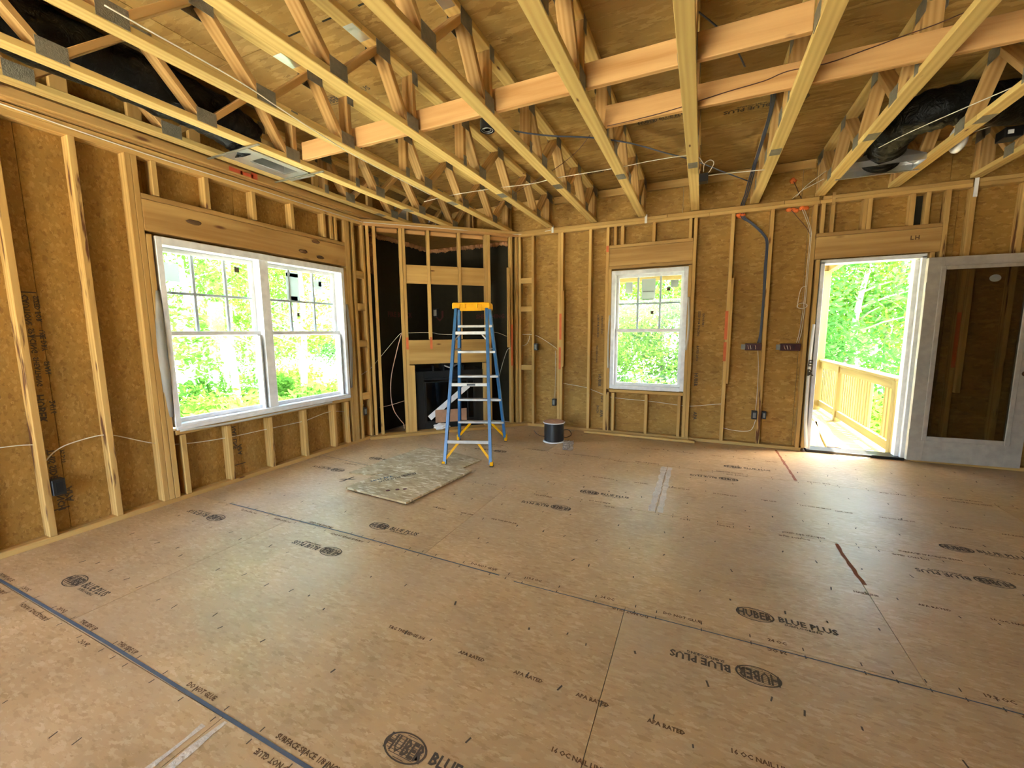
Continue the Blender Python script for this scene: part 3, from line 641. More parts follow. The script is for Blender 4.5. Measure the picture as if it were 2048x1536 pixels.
for z in (1.10,.96): 
    bm = bmesh.new(); bmesh.ops.create_cone(bm, cap_ends=True, segments=20, radius1=.026, radius2=.026, depth=.046)
    for v in bm.verts: v.co = Vector((v.co.x, v.co.z, v.co.y))
    link('lock_bore', mesh_from(bm, 'gap_dark'), leaf, DM @ Matrix.Translation((.812,.022,z)))
for z in (.32,1.05,1.80): block('hinge', (-.004,-.002,z-.045), (.004,.020,z+.045), 'aluminium', leaf, .002, DM)

# ================================================================== CEILING DECK
ceil = block('ceiling', (-4.04,-2.6,3.24), (4.6,5.75,3.27), 'gap_dark'); tag(ceil, kind='structure')
CY = [-1.66,-.44,.776,1.994,3.213,4.432,5.74]; CX = [[-3.0,-.6,1.85],[-1.8,.6,3.0],[-3.0,-.55,1.88],[-1.97,.47,2.9],[-3.19,-.75,1.69],[-1.97,.47,2.9]]
for r in range(6):
    xs = [-4.03]+CX[r]+[4.6]
    for a, b in zip(xs, xs[1:]): block('panel', (a+.0025, CY[r]+.0025, ZD), (b-.0025, CY[r+1]-.0025, ZD+.018), 'osb_deck', ceil)
def ctext(x, y, flip, sc=1.0): stamp(0, 0, flip, ceil, ex=(-1,0,0), ey=(0,1,0), o=(x,y,ZD-.0008), sc=sc)
for x, y, f, c_ in ((.57,4.17,0,1.45),(-2.02,1.62,0,1.3),(-.52,4.05,1,1.0),(-2.75,2.62,1,1.2),(-1.2,5.0,1,1.2)): ctext(x, y, f, c_)
for x, y, s in ((-.55,3.12,'BLOCKING SPAN 48/24'),(-.3,2.35,'FLOOR SPAN 24 OC  EXPOSURE 1'),(-1.05,5.2,'SIZED FOR SPACING'),(-.55,5.35,'EXPOSURE 1'),(-1.45,3.4,'T&G'),(.7,4.0,'T&G THIS EDGE')):
    writing(s, .036, (x,y,ZD-.0006), (1,0,0), (0,-1,0), 'brown_ink', ceil)
for x0, x1, y in ((-2.42,-2.28,1.99),(-2.12,-1.99,1.99),(-1.84,-1.74,1.99),(-3.0,-2.9,1.99),(-1.55,-1.46,1.99)):   # black edge paint showing at the joint
    block('joint_mark', (x0,y-.006,ZD-.001), (x1,y+.006,ZD-.0003), 'black_board', ceil)

# ================================================================== FLOOR TRUSSES OVERHEAD
BOT = [-1.83,-1.08,-.33,.42,1.155,1.90,2.535,3.59,4.31,5.05]
TOP = [-2.2,-1.45,-.70,.05,.83,1.555,2.28,3.31,3.98,4.71,5.42]
def plate(par, x, y, z, wy, wz, side):
    block('nail_plate', (x-.0012, y-wy/2, z-wz/2), (x+.0012, y+wy/2, z+wz/2), 'plate_metal', par)
def truss(i, x, label):
    t = empty('floor_truss', (x, 5.6, ZC), label, 'floor truss', 'open-web floor trusses overhead')
    zb, ztp = ZC+.019, ZD-.019
    lumber('bottom_chord', (x,4.10,zb), (x,5.60,zb), D, .038, 'chord_wood', t); lumber('bottom_chord', (x,-2.5,zb), (x,4.098,zb), D, .038, 'chord_wood', t)
    lumber('top_chord', (x,-2.5,ztp), (x,2.10,ztp), D, .038, 'chord_wood', t); lumber('top_chord', (x,2.102,ztp), (x,5.70,ztp), D, .038, 'chord_wood', t)
    z0, z1 = ZC+.04, ZD-.04
    segs = [(BOT[k], TOP[k], 0) for k in range(0,7)]+[(BOT[k], TOP[k+1], 1) for k in range(0,6)]
    segs += [(3.59,3.31,0),(3.59,3.98,1),(4.31,3.98,0),(4.31,4.71,1),(5.05,4.71,0),(5.05,5.42,1)]
    for b, tp, dr in segs:
        s = 1 if tp > b else -1
        lumber('web', (x, b+s*.022, z0), (x, tp-s*.022, z1), D, .038, 'web_wood', t, up=(0,1,0))
    for yv in (2.585,3.272): lumber('web', (x,yv,ZC+.038), (x,yv,ZD-.038), D, .038, 'web_wood', t, up=(0,1,0))
    lumber('web', (x,5.56,ZC+.038), (x,5.56,ZD-.038), D, .038, 'web_wood', t, up=(0,1,0)); lumber('web', (x,5.46,ZC+.038), (x,5.46,ZD-.038), D, .038, 'web_wood', t, up=(0,1,0))
    for sd in (-1, 1):
        xp = x+sd*(D/2+.0013)
        for b in BOT[3:]: plate(t, xp, b+(.025 if b == 2.535 else 0), ZC+.052, .125, .088, sd)
        for tp in TOP[4:]: plate(t, xp, tp+(-.0 if tp != 3.31 else -.02), ZD-.052, .125, .088, sd)
        plate(t, xp, 2.60, ZD-.05, .06, .085, sd); plate(t, xp, 3.272, ZC+.05, .05, .08, sd); plate(t, xp, 5.50, ZD-.06, .15, .10, sd)
    block('nail_plate', (x-.038, 4.10-.065, ZC-.0015), (x+.038, 4.10+.065, ZC-.0002), 'plate_metal', t)
    block('nail_plate', (x-.038, 2.10-.072, ZD-.0395), (x+.038, 2.10+.072, ZD-.0382), 'galvanized', t)
    return t
ordn = ['leftmost','second','third','fourth','fifth','sixth','seventh','eighth','ninth','tenth','eleventh']
TX = [-3.605,-3.185,-2.575,-1.965,-1.355,-.745,-.135,.475,1.085,1.695,2.305,2.915,3.525]
extra = {0:'leftmost open-web floor truss, close above the left wall',1:'second open-web floor truss from the left, at the black duct',2:'third open-web floor truss from the left, over the double window side',3:'fourth open-web floor truss from the left, above the fireplace framing',
 4:'fifth open-web floor truss, with the round ceiling box on its side',5:'sixth open-web floor truss from the left, ending beside the small window',6:'seventh open-web floor truss, running almost straight away over the small window',7:'eighth open-web floor truss, ending where the black cables drop',
 8:'ninth open-web floor truss, left of the sheet metal duct boot',9:'tenth open-web floor truss, right of the sheet metal duct boot',10:'eleventh open-web floor truss, at the upper right edge',11:'twelfth floor truss, beyond the upper right corner',12:'thirteenth floor truss, beyond the upper right corner, farthest right'}
for i, x in enumerate(TX[:12]): truss(i, x, extra[i])
# ribbon pieces between truss ends at the back wall
for a, b in zip(TX, TX[1:]):
    lumber('ribbon_board', (a+.046,5.655,3.165), (b-.046,5.655,3.165), .038, .089, 'stud_wood', wbk)
# strongbacks through the truss openings
sb1 = lumber('strongback_board', (-3.14,2.665,ZC+.108), (.431,2.665,ZC+.108), .038, .140, 'fir_board')
tag(sb1, 'long reddish two-by-six strongback board threaded through the trusses, nearer one', 'board', 'strongback boards in the trusses')
sb2 = lumber('strongback_board', (-.70,3.190,ZC+.108), (3.3,3.190,ZC+.108), .038, .140, 'fir_board')
tag(sb2, 'two-by-six strongback board with a dark cable along its face, farther and to the right', 'board', 'strongback boards in the trusses')

# ================================================================== DUCTS, BOOTS, CEILING HARDWARE
def duct(name, pts, r, label, group=None):
    P = smooth_path(pts, 10); bm = bmesh.new(); c = P[0]; seg = 28
    tube_bm(bm, [p-c for p in P], r, seg, rf=lambda t, i: r*(1+.035*math.sin(i*1.9)))
    for v in bm.verts: v.co += v.co.normalized()*0 + Vector((noise.noise(v.co*9), noise.noise(v.co*9+Vector((5,0,0))), noise.noise(v.co*9+Vector((0,5,0)))))*.022
    bmesh.ops.recalc_face_normals(bm, faces=bm.faces)
    return tag(link(name, mesh_from(bm, 'duct_film', True), None, Matrix.Translation(c)), label, 'duct', group)
duct('flexible_duct', [(-3.38,-.6,3.03),(-3.38,.4,3.03),(-3.385,1.3,3.03),(-3.39,1.9,3.02),(-3.40,2.2,2.99),(-3.40,2.36,2.92)], .155, 'fat black flexible duct lying between the trusses at the upper left', 'black flexible ducts')
duct('flexible_duct', [(1.38,4.93,2.88),(1.375,4.82,2.94),(1.375,4.60,3.0),(1.48,4.38,3.03),(1.75,4.38,3.03),(2.1,4.55,3.03),(3.3,4.95,3.03)], .135, 'black crinkled flexible duct rising from the metal boot at the upper right', 'black flexible ducts')
b1 = empty('register_boot', (-3.395,2.54,ZC), 'sheet metal register boot hung on two rods above the double window', 'duct boot', 'sheet metal duct boots')
for lo, hi in (((-3.55,2.22,2.805),(-3.46,2.86,2.812)), ((-3.30,2.22,2.805),(-3.24,2.86,2.812)), ((-3.46,2.22,2.805),(-3.30,2.40,2.812)), ((-3.46,2.72,2.805),(-3.30,2.86,2.812))): block('mounting_flange', lo, hi, 'galvanized', b1)
for lo, hi in (((-3.46,2.40,2.812),(-3.452,2.72,2.95)), ((-3.308,2.40,2.812),(-3.30,2.72,2.95)), ((-3.452,2.40,2.812),(-3.308,2.408,2.95)), ((-3.452,2.712,2.812),(-3.308,2.72,2.95)), ((-3.46,2.40,2.95),(-3.30,2.72,2.957))): block('boot_side', lo, hi, 'galvanized', b1)
for y in (2.215,2.80): lumber('hanger_rod', (-3.70,y,2.800), (-3.07,y,2.798), .022, .008, 'plate_metal', b1)
bm = bmesh.new(); bmesh.ops.create_cone(bm, cap_ends=True, segments=16, radius1=.012, radius2=.028, depth=.04); link('plastic_cap', mesh_from(bm, 'paper_white', True), b1, Matrix.Translation((-3.20,2.68,2.83)))
b2 = empty('register_boot', (1.39,4.93,ZC), 'shiny sheet metal boot under the black duct between trusses, upper right', 'duct boot', 'sheet metal duct boots')
bm = bmesh.new(); tl = [(-.26,-.13),(.26,-.13),(.26,.13),(-.26,.13)]; th = [(-.12,-.10),(.12,-.10),(.12,.10),(-.12,.10)]
lo_ = [bm.verts.new((a, b, -.06)) for a, b in tl]; mi_ = [bm.verts.new((a, b, -.01)) for a, b in tl]; hi_ = [bm.verts.new((a, b, .06)) for a, b in th]
for q, s_ in ((lo_, mi_), (mi_, hi_)):
    for k in range(4): bm.faces.new((q[k], q[(k+1)%4], s_[(k+1)%4], s_[k]))
bm.faces.new(hi_); bmesh.ops.recalc_face_normals(bm, faces=bm.faces); bmesh.ops.solidify(bm, geom=bm.faces[:], thickness=.002)
link('boot_body', mesh_from(bm, 'galvanized'), b2, Matrix.Translation((1.39,4.92,2.865)))
lumber('hanger_rod', (1.09,5.06,2.802), (1.70,5.06,2.802), .02, .006, 'galvanized', b2)
rb = empty('ceiling_box', (-1.43,2.80,2.86), 'round black light box on the side of a truss chord', 'electrical box')
bm = bmesh.new(); bmesh.ops.create_cone(bm, cap_ends=False, segments=24, radius1=.052, radius2=.052, depth=.07); r0 = bmesh.ops.create_circle(bm, cap_ends=True, segments=24, radius=.052)
for v in r0['verts']: v.co.z = .03
link('box_cup', mesh_from(bm, 'black_plastic', True), rb, Matrix.Translation((-1.455,2.80,2.85)))
for rr, z in ((.040,2.818),(.026,2.822)):
    bm = bmesh.new(); pts = [Vector((math.cos(a*.2618)*rr, math.sin(a*.2618)*rr, 0)) for a in range(25)]; tube_bm(bm, pts, .002, 5, cap=False); link('box_rim', mesh_from(bm, 'galvanized', True), rb, Matrix.Translation((-1.455,2.80,z)))
tag(tube('drain_trap', [(1.80,4.60,2.985),(1.80,4.72,2.98),(1.805,4.80,2.94),(1.81,4.80,2.87),(1.81,4.74,2.83),(1.81,4.66,2.85),(1.81,4.64,2.90)], .028, 'white_vinyl', None, seg=12, sub=8), 'white plastic drain pipe with a curled trap between the upper right trusses', 'pipe')
jb = block('junction_box', (2.13,4.84,2.90), (2.24,4.97,2.98), 'black_plastic', bev=.005); tag(jb, 'black junction box with a small white square, far upper right', 'electrical box')
block('white_label', (2.145,4.838,2.925), (2.18,4.8395,2.955), 'paper_white', jb)

# ================================================================== CABLES
CB = 'white cables'; BK = 'dark cables'
def cable(pts, mat, label, r=.0045, group=None, fl=.55, seg=6): return tag(tube('cable', pts, r, mat, None, seg=seg, flatten=fl), label, 'cable', group)
cable([(-3.93,.6,2.80),(-3.935,1.19,2.79),(-3.932,1.55,2.775),(-3.932,2.02,2.765),(-3.932,2.75,2.768),(-3.932,3.4,2.765),(-3.93,4.1,2.77),(-3.86,4.19,2.77),(-3.2,4.85,2.77),(-2.45,5.60,2.77),(-1.95,5.60,2.775)], 'white_jacket', 'white cable stapled along the top plate of the left wall', group=CB)
cable([(-3.985,.6,.70),(-3.985,.97,.695),(-3.985,1.10,.68),(-3.985,1.128,.67)], 'white_jacket', 'short white cable at the left edge entering the leftmost stud', group=CB)
cable([(-3.975,1.14,.42),(-3.975,1.13,.50),(-3.975,1.17,.58),(-3.98,1.24,.63),(-3.985,1.35,.655),(-3.985,1.46,.662),(-3.985,1.54,.637),(-3.985,1.77,.52),(-3.985,1.98,.465),(-3.985,2.31,.436),(-3.985,2.72,.430),(-3.985,3.13,.426),(-3.985,3.23,.435),(-3.985,3.51,.468),(-3.985,3.82,.42),(-3.99,4.05,.46)], 'white_jacket', 'white cable running low through the left wall studs to the outlet box', group=CB)
cable([(-2.40,1.07,2.80),(-2.40,1.23,2.795),(-2.41,1.65,2.79),(-2.46,1.97,2.785),(-2.56,2.57,2.79),(-2.60,3.1,2.80),(-2.62,3.75,2.805)], 'white_jacket', 'thin white cable slung under the trusses toward the corner', .0035, CB)
cable([(-2.9,4.02,2.85),(-2.5,4.02,2.87),(-1.965,4.01,2.86),(-1.6,4.02,2.85),(-1.355,4.02,2.865),(-1.05,4.02,2.865),(-.745,4.02,2.865),(-.45,4.02,2.875),(-.135,4.03,2.865),(-.05,4.08,2.80)], 'white_jacket', 'white cable crossing the trusses in front of the small window', .005, CB)
cable([(-.05,4.30,2.81),(-.045,4.28,2.87),(.0,4.27,2.89),(.03,4.27,2.86),(.0,4.28,2.80),(-.03,4.30,2.775),(.10,4.32,2.775),(.43,4.36,2.77)], 'white_jacket', 'white cable loop above the small black box', .005, CB)
sbx = block('junction_box', (-.085,4.27,2.72), (-.01,4.36,2.79), 'black_plastic', bev=.004); tag(sbx, 'small black box hanging beside a truss under the cable loop', 'electrical box')
cable([(-.68,3.163,2.845),(-.42,3.163,2.85),(-.20,3.163,2.865),(-.05,3.163,2.885),(.09,3.163,2.90),(.28,3.163,2.915),(.40,3.163,2.94),(.59,3.163,2.935),(.77,3.163,2.96),(.92,3.163,2.985),(1.08,3.163,3.01),(1.30,3.15,3.05),(1.6,3.15,3.06),(2.4,3.15,3.07)], 'brown_jacket', 'dark cable running along the face of the farther strongback board', .0045, BK)
cable([(-1.40,2.86,2.87),(-1.32,2.99,2.865),(-1.11,3.16,2.86),(-.84,3.32,2.86),(-.58,3.55,2.86),(-.35,3.88,2.87),(-.13,4.25,2.90),(.12,4.75,2.93),(.40,5.2,2.93)], 'slate_jacket', 'dark cable from the round ceiling box toward the back wall', .006, BK)
cable([(-.85,3.33,2.88),(-1.03,3.58,2.88),(-1.30,3.82,2.87),(-1.50,3.97,2.87),(-1.89,4.26,2.87),(-2.32,4.63,2.87)], 'brown_jacket', 'brown cable slanting between the middle trusses toward the corner', .0045, BK)
cable([(-.33,2.5,3.19),(-.22,2.62,3.19),(.0,2.95,3.17),(.12,3.2,3.15),(.18,3.35,3.12)], 'slate_jacket', 'black cable slanting under the deck above the strongback boards', .008, BK)
for k, (dx, lb) in enumerate(((0,'left strand of the dark cable bundle by the eighth truss'),(.016,'middle strand of the dark cable bundle by the eighth truss'),(.032,'right strand of the dark cable bundle by the eighth truss'))):
    cable([(.33+dx,3.55,3.13),(.38+dx,3.75,3.12),(.405+dx*.5,4.0,3.09),(.40+dx*.5,4.3,3.04),(.385+dx*.5,4.7,2.98),(.37+dx,5.1,2.93),(.365+dx,5.45,2.88),(.345+dx,5.62,2.82),(.345+dx,5.645,2.73),(.37+dx,5.64,2.67),(.45+dx*.7,5.635,2.61),(.58+dx*.6,5.635,2.47),(.622+dx*.6,5.635,2.36),(.620+dx*.6,5.635,2.10),(.625+dx*.5,5.635,1.74),(.618+dx*.5,5.635,1.36),(.60+dx,5.64,1.24)], 'slate_jacket', lb, .007, BK, fl=.8)
cable([(.61,5.65,1.15),(.628,5.65,.95),(.632,5.65,.60),(.625,5.65,.42)], 'white_jacket', 'white cable dropping from the left switch box to the outlet below', .004, CB)
cable([(.29,5.66,.19),(.40,5.66,.17),(.52,5.655,.17),(.60,5.65,.20),(.635,5.65,.32)], 'white_jacket', 'short white cable curling from the stud to the outlet box', .004, CB)
for k, (dx, lb) in enumerate(((0,'left of the two white cables beside the door jamb'),(.018,'right of the two white cables beside the door jamb'))):
    cable([(.94+dx,5.645,2.71),(.98+dx,5.635,2.60),(1.022+dx*.7,5.625,2.47),(1.03+dx*.7,5.622,2.36),(1.025+dx*.7,5.622,2.10),(1.022+dx*.7,5.61,1.88),(1.02+dx*.7,5.61,1.70),(1.005+dx,5.62,1.40),(.985+dx,5.64,1.245)], 'white_jacket', lb, .0045, CB)
lp = [(1.03+.0,5.60,1.87),(.985,5.60,1.85),(.965,5.60,1.75),(.96,5.60,1.64)]+[(1.0+.045*math.cos(a*.7+2.6), 5.598-.001*a, 1.655+.030*math.sin(a*.7+2.6)) for a in range(26)]
cable(lp, 'white_jacket', 'coiled loop of white cable hanging beside the door jamb', .004, CB)
cable([(.84,5.645,2.71),(.92,5.64,2.60),(1.0,5.635,2.49),(1.04,5.63,2.40)], 'brown_jacket', 'dark cable from the orange foam to the stud by the door', .0045, BK)
cable([(.86,5.56,2.815),(.93,5.45,2.89),(1.03,5.33,2.95),(1.16,5.2,3.02),(1.33,5.05,3.10)], 'white_jacket', 'white cable rising from the top plate toward the upper right', .0045, CB)
cable([(.84,5.62,2.82),(.90,5.5,2.86),(.97,5.42,2.88),(1.06,5.35,2.91)], 'white_jacket', 'second short white cable rising from the top plate', .0045, CB)
cable([(.93,5.66,2.82),(.90,5.68,2.90),(.87,5.69,2.98),(.845,5.69,3.03)], 'brown_jacket', 'short dark cable above the top plate ending in orange foam', .0045, BK)
cable([(1.22,4.42,2.83),(1.36,4.22,2.85),(1.62,3.86,2.86),(1.9,3.5,2.87)], 'white_jacket', 'white cable crossing in front of the upper right duct', .005, CB)
cable([(1.75,4.75,2.90),(1.95,4.75,2.96),(2.2,4.73,3.0),(2.5,4.7,3.03)], 'white_jacket', 'white cable behind the tenth truss near the drain trap', .005, CB)
cable([(-1.78,5.66,.655),(-1.46,5.66,.615),(-1.35,5.66,.58),(-1.19,5.66,.525),(-1.05,5.66,.49),(-.58,5.66,.47),(-.21,5.66,.44),(-.07,5.66,.44),(.19,5.66,.48),(.27,5.66,.49)], 'white_jacket', 'white cable running low through the studs under the small window', .004, CB)
cable([(-2.43,5.66,1.35),(-2.26,5.66,1.352),(-2.13,5.66,1.31),(-1.90,5.66,1.17),(-1.84,5.66,1.10)], 'white_jacket', 'white cable across the narrow bay right of the fireplace', .004, CB)
cable([(-2.43,5.67,1.18),(-2.35,5.67,1.21),(-2.31,5.67,1.27),(-2.30,5.67,1.33)], 'white_jacket', 'short curled white cable in the narrow bay by the fireplace', .004, CB)
cable([(-1.90,5.67,1.12),(-1.895,5.67,.84),(-1.90,5.66,.44)], 'white_jacket', 'thin white cable dropping to the outlet behind the spool', .0035, CB)
cable([(-3.99,4.05,.86),(-3.95,4.17,.93),(-3.88,4.27,1.06),(-3.70,4.46,1.36),(-3.655,4.50,1.39)], 'white_jacket', 'white cable slanting up into the left side of the fireplace wall', .005, CB)
cable([(-3.67,4.48,1.38),(-3.715,4.43,1.16),(-3.775,4.37,.83),(-3.79,4.355,.56),(-3.77,4.38,.35),(-3.71,4.43,.21),(-3.68,4.46,.15),(-3.675,4.465,.085)], 'copper_jacket', 'pinkish cable bowing down to the floor left of the fireplace', .0055, 'pinkish cables')
cable([(-3.90,4.25,.40),(-3.80,4.35,.42),(-3.66,4.50,.47)], 'copper_jacket', 'short pinkish cable crossing low left of the fireplace', .004, 'pinkish cables')
cable([(-3.62,4.53,1.39),(-3.50,4.65,1.392),(-3.38,4.77,1.39),(-3.30,4.84,1.37),(-3.16,4.98,1.362),(-2.95,5.19,1.375),(-2.74,5.40,1.39),(-2.61,5.54,1.33)], 'white_jacket', 'white cable running above the fireplace header', .005, CB)
cable([(-2.55,5.54,1.16),(-2.60,5.53,1.12),(-2.655,5.49,.93),(-2.70,5.45,.72)], 'white_jacket', 'white cable hanging behind the right side of the fireplace', .005, CB)

# ================================================================== ELECTRICAL BOXES
def ebox(name, lo, hi, label, mat='black_plastic', ring=None):
    o = block(name, lo, hi, mat, bev=.003); return tag(o, label, 'electrical box', 'black wall boxes')
e = ebox('switch_box', (.475,5.60,1.155), (.640,5.66,1.235), 'wide dark switch box left of the stud under the black cables', 'box_maroon'); block('mounting_ear', (.432,5.605,1.165), (.475,5.615,1.225), 'box_grey', e)
for k in range(5): tube('wire_tail', [(.50+k*.025,5.596,1.215),(.505+k*.025,5.588,1.19),(.512+k*.022,5.592,1.17)], .0025, ['copper_jacket','white_jacket','black_jacket','copper_jacket','red_felt'][k], e, sub=3)
e = ebox('switch_box', (.825,5.60,1.155), (1.02,5.66,1.235), 'wide dark switch box beside the door under the white cables', 'box_maroon'); block('mounting_ear', (.785,5.605,1.165), (.825,5.615,1.225), 'box_grey', e)
for k in range(5): tube('wire_tail', [(.86+k*.028,5.596,1.215),(.865+k*.028,5.588,1.19),(.875+k*.024,5.592,1.17)], .0025, ['copper_jacket','white_jacket','copper_jacket','black_jacket','red_felt'][k], e, sub=3)
for lo, hi, lb in (((-2.205,5.60,1.125),(-2.150,5.66,1.225),'small black outlet box on the first stud right of the fireplace'), ((-1.925,5.60,.33),(-1.872,5.66,.43),'low black outlet box behind the cable spool'),
                   ((.585,5.60,.335),(.642,5.66,.435),'low black outlet box left of the stud by the door'), ((.690,5.60,.345),(.735,5.66,.435),'low black outlet box right of the stud by the door')):
    e = ebox('outlet_box', lo, hi, lb); block('receptacle', (lo[0]+.012, lo[1]-.004, lo[2]+.018), (hi[0]-.012, lo[1]+.001, hi[2]-.018), 'box_grey', e, .002)
e = ebox('outlet_box', (-3.99,1.150,.315), (-3.925,1.215,.425), 'black outlet box on the stud at the far left'); block('receptacle', (-3.926,1.165,.335), (-3.922,1.20,.405), 'black_metal', e)
e = ebox('outlet_box', (-3.985,4.00,.33), (-3.935,4.06,.43), 'black outlet box in the narrow bay left of the fireplace'); block('receptacle', (-3.936,4.012,.348), (-3.932,4.048,.412), 'box_grey', e)
e = ebox('outlet_box', tuple(Vector((-3.365,4.80,1.60))), (-3.315,4.85,1.72), 'small open outlet box high in the fireplace framing', 'black_metal'); block('box_rim', (-3.367,4.796,1.62), (-3.317,4.799,1.70), 'box_grey', e)

# ================================================================== FIREPLACE
fp = link('fireplace', None, None, Matrix.Translation(dg(1.09,0,.03))); tag(fp, 'black metal fireplace insert set low in the diagonal framed wall', 'fireplace')
R45 = Matrix.Translation(A_) @ Matrix.Rotation(math.pi/4, 4, 'Z')      # local: x = s along wall, y = depth, z up
def fb(n, lo, hi, m, bev=.003, p=fp): return block(n, lo, hi, m, p, bev, R45)
fb('firebox_side', (.605,.07,.045), (.72,.55,.86), 'black_metal'); fb('firebox_side', (1.46,.07,.045), (1.575,.55,.86), 'black_metal')
fb('firebox_top', (.72,.07,.76), (1.46,.55,.86), 'black_metal'); fb('firebox_back', (.72,.50,.045), (1.46,.53,.76), 'black_metal'); fb('firebox_bottom', (.72,.07,.045), (1.46,.50,.13), 'black_metal')
fb('hood_strip', (.72,.055,.735), (1.46,.075,.765), 'black_metal'); fb('louver', (.74,.052,.700), (1.44,.068,.712), 'black_metal')
fb('firebrick_panel', (.73,.485,.13), (1.45,.498,.74), 'firebrick')
fb('glass_front', (.735,.085,.14), (1.445,.090,.70), 'smoked_glass', 0)
for lo, hi in (((.72,.06,.13),(.75,.085,.72)), ((1.43,.06,.13),(1.46,.085,.72)), ((.75,.06,.13),(1.43,.085,.155))): fb('glass_frame', lo, hi, 'black_metal')
for s in (.85,1.0,1.28): fb('stand_off', (s,.09,.86), (s+.02,.20,.93), 'black_metal')
fb('vent_collar', (1.0,.2,.86), (1.2,.42,.95), 'black_metal')
0 and fb('vent_pipe', (1.03,.23,1.25), (1.17,.39,2.70), 'black_board')
fb('divider_post', (1.325,.045,.10), (1.345,.055,.72), 'black_metal')
a0, a1 = R45 @ Vector((.78,.050,.20)), R45 @ Vector((1.35,.050,.64))
st = lumber('packing_strip', a0, a1, .016, .075, 'paper_white'); tag(st, 'pale grey packing strip leaning diagonally across the fireplace glass', 'strip')
cb = block('cardboard_sheet', (.86,.030,.13), (1.31,.036,.31), 'cardboard', None, 0, R45); tag(cb, 'brown cardboard sheet standing against the fireplace glass', 'cardboard')
bm = bmesh.new(); bmesh.ops.create_icosphere(bm, subdivisions=3, radius=1)
for v in bm.verts:
    k = 1+.6*noise.noise(v.co*2.5); v.co = Vector((v.co.x*.10*k, v.co.y*.05*k, max(-.03, v.co.z*.045*k)))
tag(link('plastic_bag', mesh_from(bm, 'cellophane', False), None, R45 @ Matrix.Translation((.95,.045,.068))), 'crumpled clear plastic bag at the foot of the fireplace', 'bag')
pp = block('paper_sheet', (.86,-.008,.040), (.95,.004,.095), 'paper_white', None, 0, R45); tag(pp, 'small white paper at the foot of the fireplace', 'paper')
tag(tube('foil_hose', [R45 @ Vector(p) for p in ((1.02,.10,.93),(1.10,.07,.90),(1.16,.06,.93),(1.20,.07,.95))], .012, 'aluminium', None, seg=8), 'short silver hose end above the fireplace insert', 'hose')

# ================================================================== LADDER
lad = empty('step_ladder', (-2.35,4.11,0), 'blue fiberglass step ladder with yellow top cap standing by the fireplace', 'ladder')
LV = Vector((-.341,.94,0)); LU = Vector((.94,.341,0)); LC = Vector((-2.35,4.11,0)); HT = 1.66
def lf(side, z): return LC+LV*(.52*(1-z/HT)+.10*z/HT)+LU*side*(.31-(.31-.185)*z/HT)+Vector((0,0,z))
def ln(side, z): return LC-LV*(.52*(1-z/HT)+.10*z/HT)+LU*side*(.255-(.255-.18)*z/HT)+Vector((0,0,z))
def channel(name, a, b, inward, dep, mat):
    """C-shaped rail from a to b; web outside, flanges pointing inward"""
    bm = bmesh.new(); L = (b-a).length; t = .005; fl = .026
    bx(bm, (0,-dep/2,-t), (L,dep/2,0)); bx(bm, (0,-dep/2,0), (L,-dep/2+t,fl)); bx(bm, (0,dep/2-t,0), (L,dep/2,fl))
    x = (b-a).normalized(); z = (inward-x*inward.dot(x)).normalized(); y = z.cross(x)
    return link(name, mesh_from(bm, mat), lad, Matrix(((x.x,y.x,z.x,a.x),(x.y,y.y,z.y,a.y),(x.z,y.z,z.z,a.z),(0,0,0,1))))
for s in (-1, 1):
    channel('front_rail', lf(s, .03), lf(s, HT), -LU*s, .070, 'blue_fiberglass')
    channel('rear_rail', ln(s, .02), ln(s, HT), -LU*s, .042, 'blue_fiberglass')
for k in range(5):
    z = .26+.30*k; a, b = lf(-1, z), lf(1, z)
    lumber('step', a, b, .085, .028, 'aluminium', lad, up=(0,0,1))
for z in (.245,.836,1.385):
    a, b = ln(-1, z), ln(1, z); o = lumber('rear_bar', a-LV*.012, b-LV*.012, .012, .036, 'aluminium', lad, up=(0,0,1))
ld = block('bar_label', (-.045,-.0012,-.011), (.045,0,.011), 'black_plastic', lad, 0, frame_mat((ln(-1,.836)+ln(1,.836))/2-LV*.019+LU*.02, LU, LV))
for s in (-1, 1):
    lumber('spreader_brace', ln(s, 1.30)+LU*(-s*.012), ln(s, 1.385)+LU*(-s*.085), .004, .016, 'aluminium', lad)
    lumber('spreader_arm', ln(s, 1.20)-LU*s*.02, lf(s, 1.20)-LU*s*.03, .006, .018, 'aluminium', lad)
    lumber('corner_brace', ln(s, .06)-LU*s*.010, ln(s, .235)-LU*s*.14, .006, .026, 'yellow_plastic', lad, up=LU)
    lumber('corner_brace', lf(s, .07)-LU*s*.012-LV*.03, lf(s, .25)-LU*s*.16-LV*.03, .006, .030, 'yellow_plastic', lad, up=LU)
    for fn, dd in ((lf, .085), (ln, .052)):
        p = fn(s, .03); M_ = frame_mat((p.x, p.y, 0), LU, LV)
        ft = block('foot', (-.018,-dd/2,.008), (.018,dd/2,.085 if fn is lf else .05), 'yellow_plastic', lad, .006, M_)
        block('foot_pad', (-.020,-dd/2-.003,0), (.020,dd/2+.003,.009), 'black_plastic', ft, .002, M_)
    for fn, zs in ((lf, [.26+.3*k for k in range(5)]), (ln, (.245,.836,1.385,1.30))):
        for z in zs:
            c = fn(s, z)+LU*s*.006+Vector((0,0,.012)); block('rivet', (-.003,-.005,-.005), (.003,.005,.005), 'aluminium', lad, .002, frame_mat(c, LU, LV))
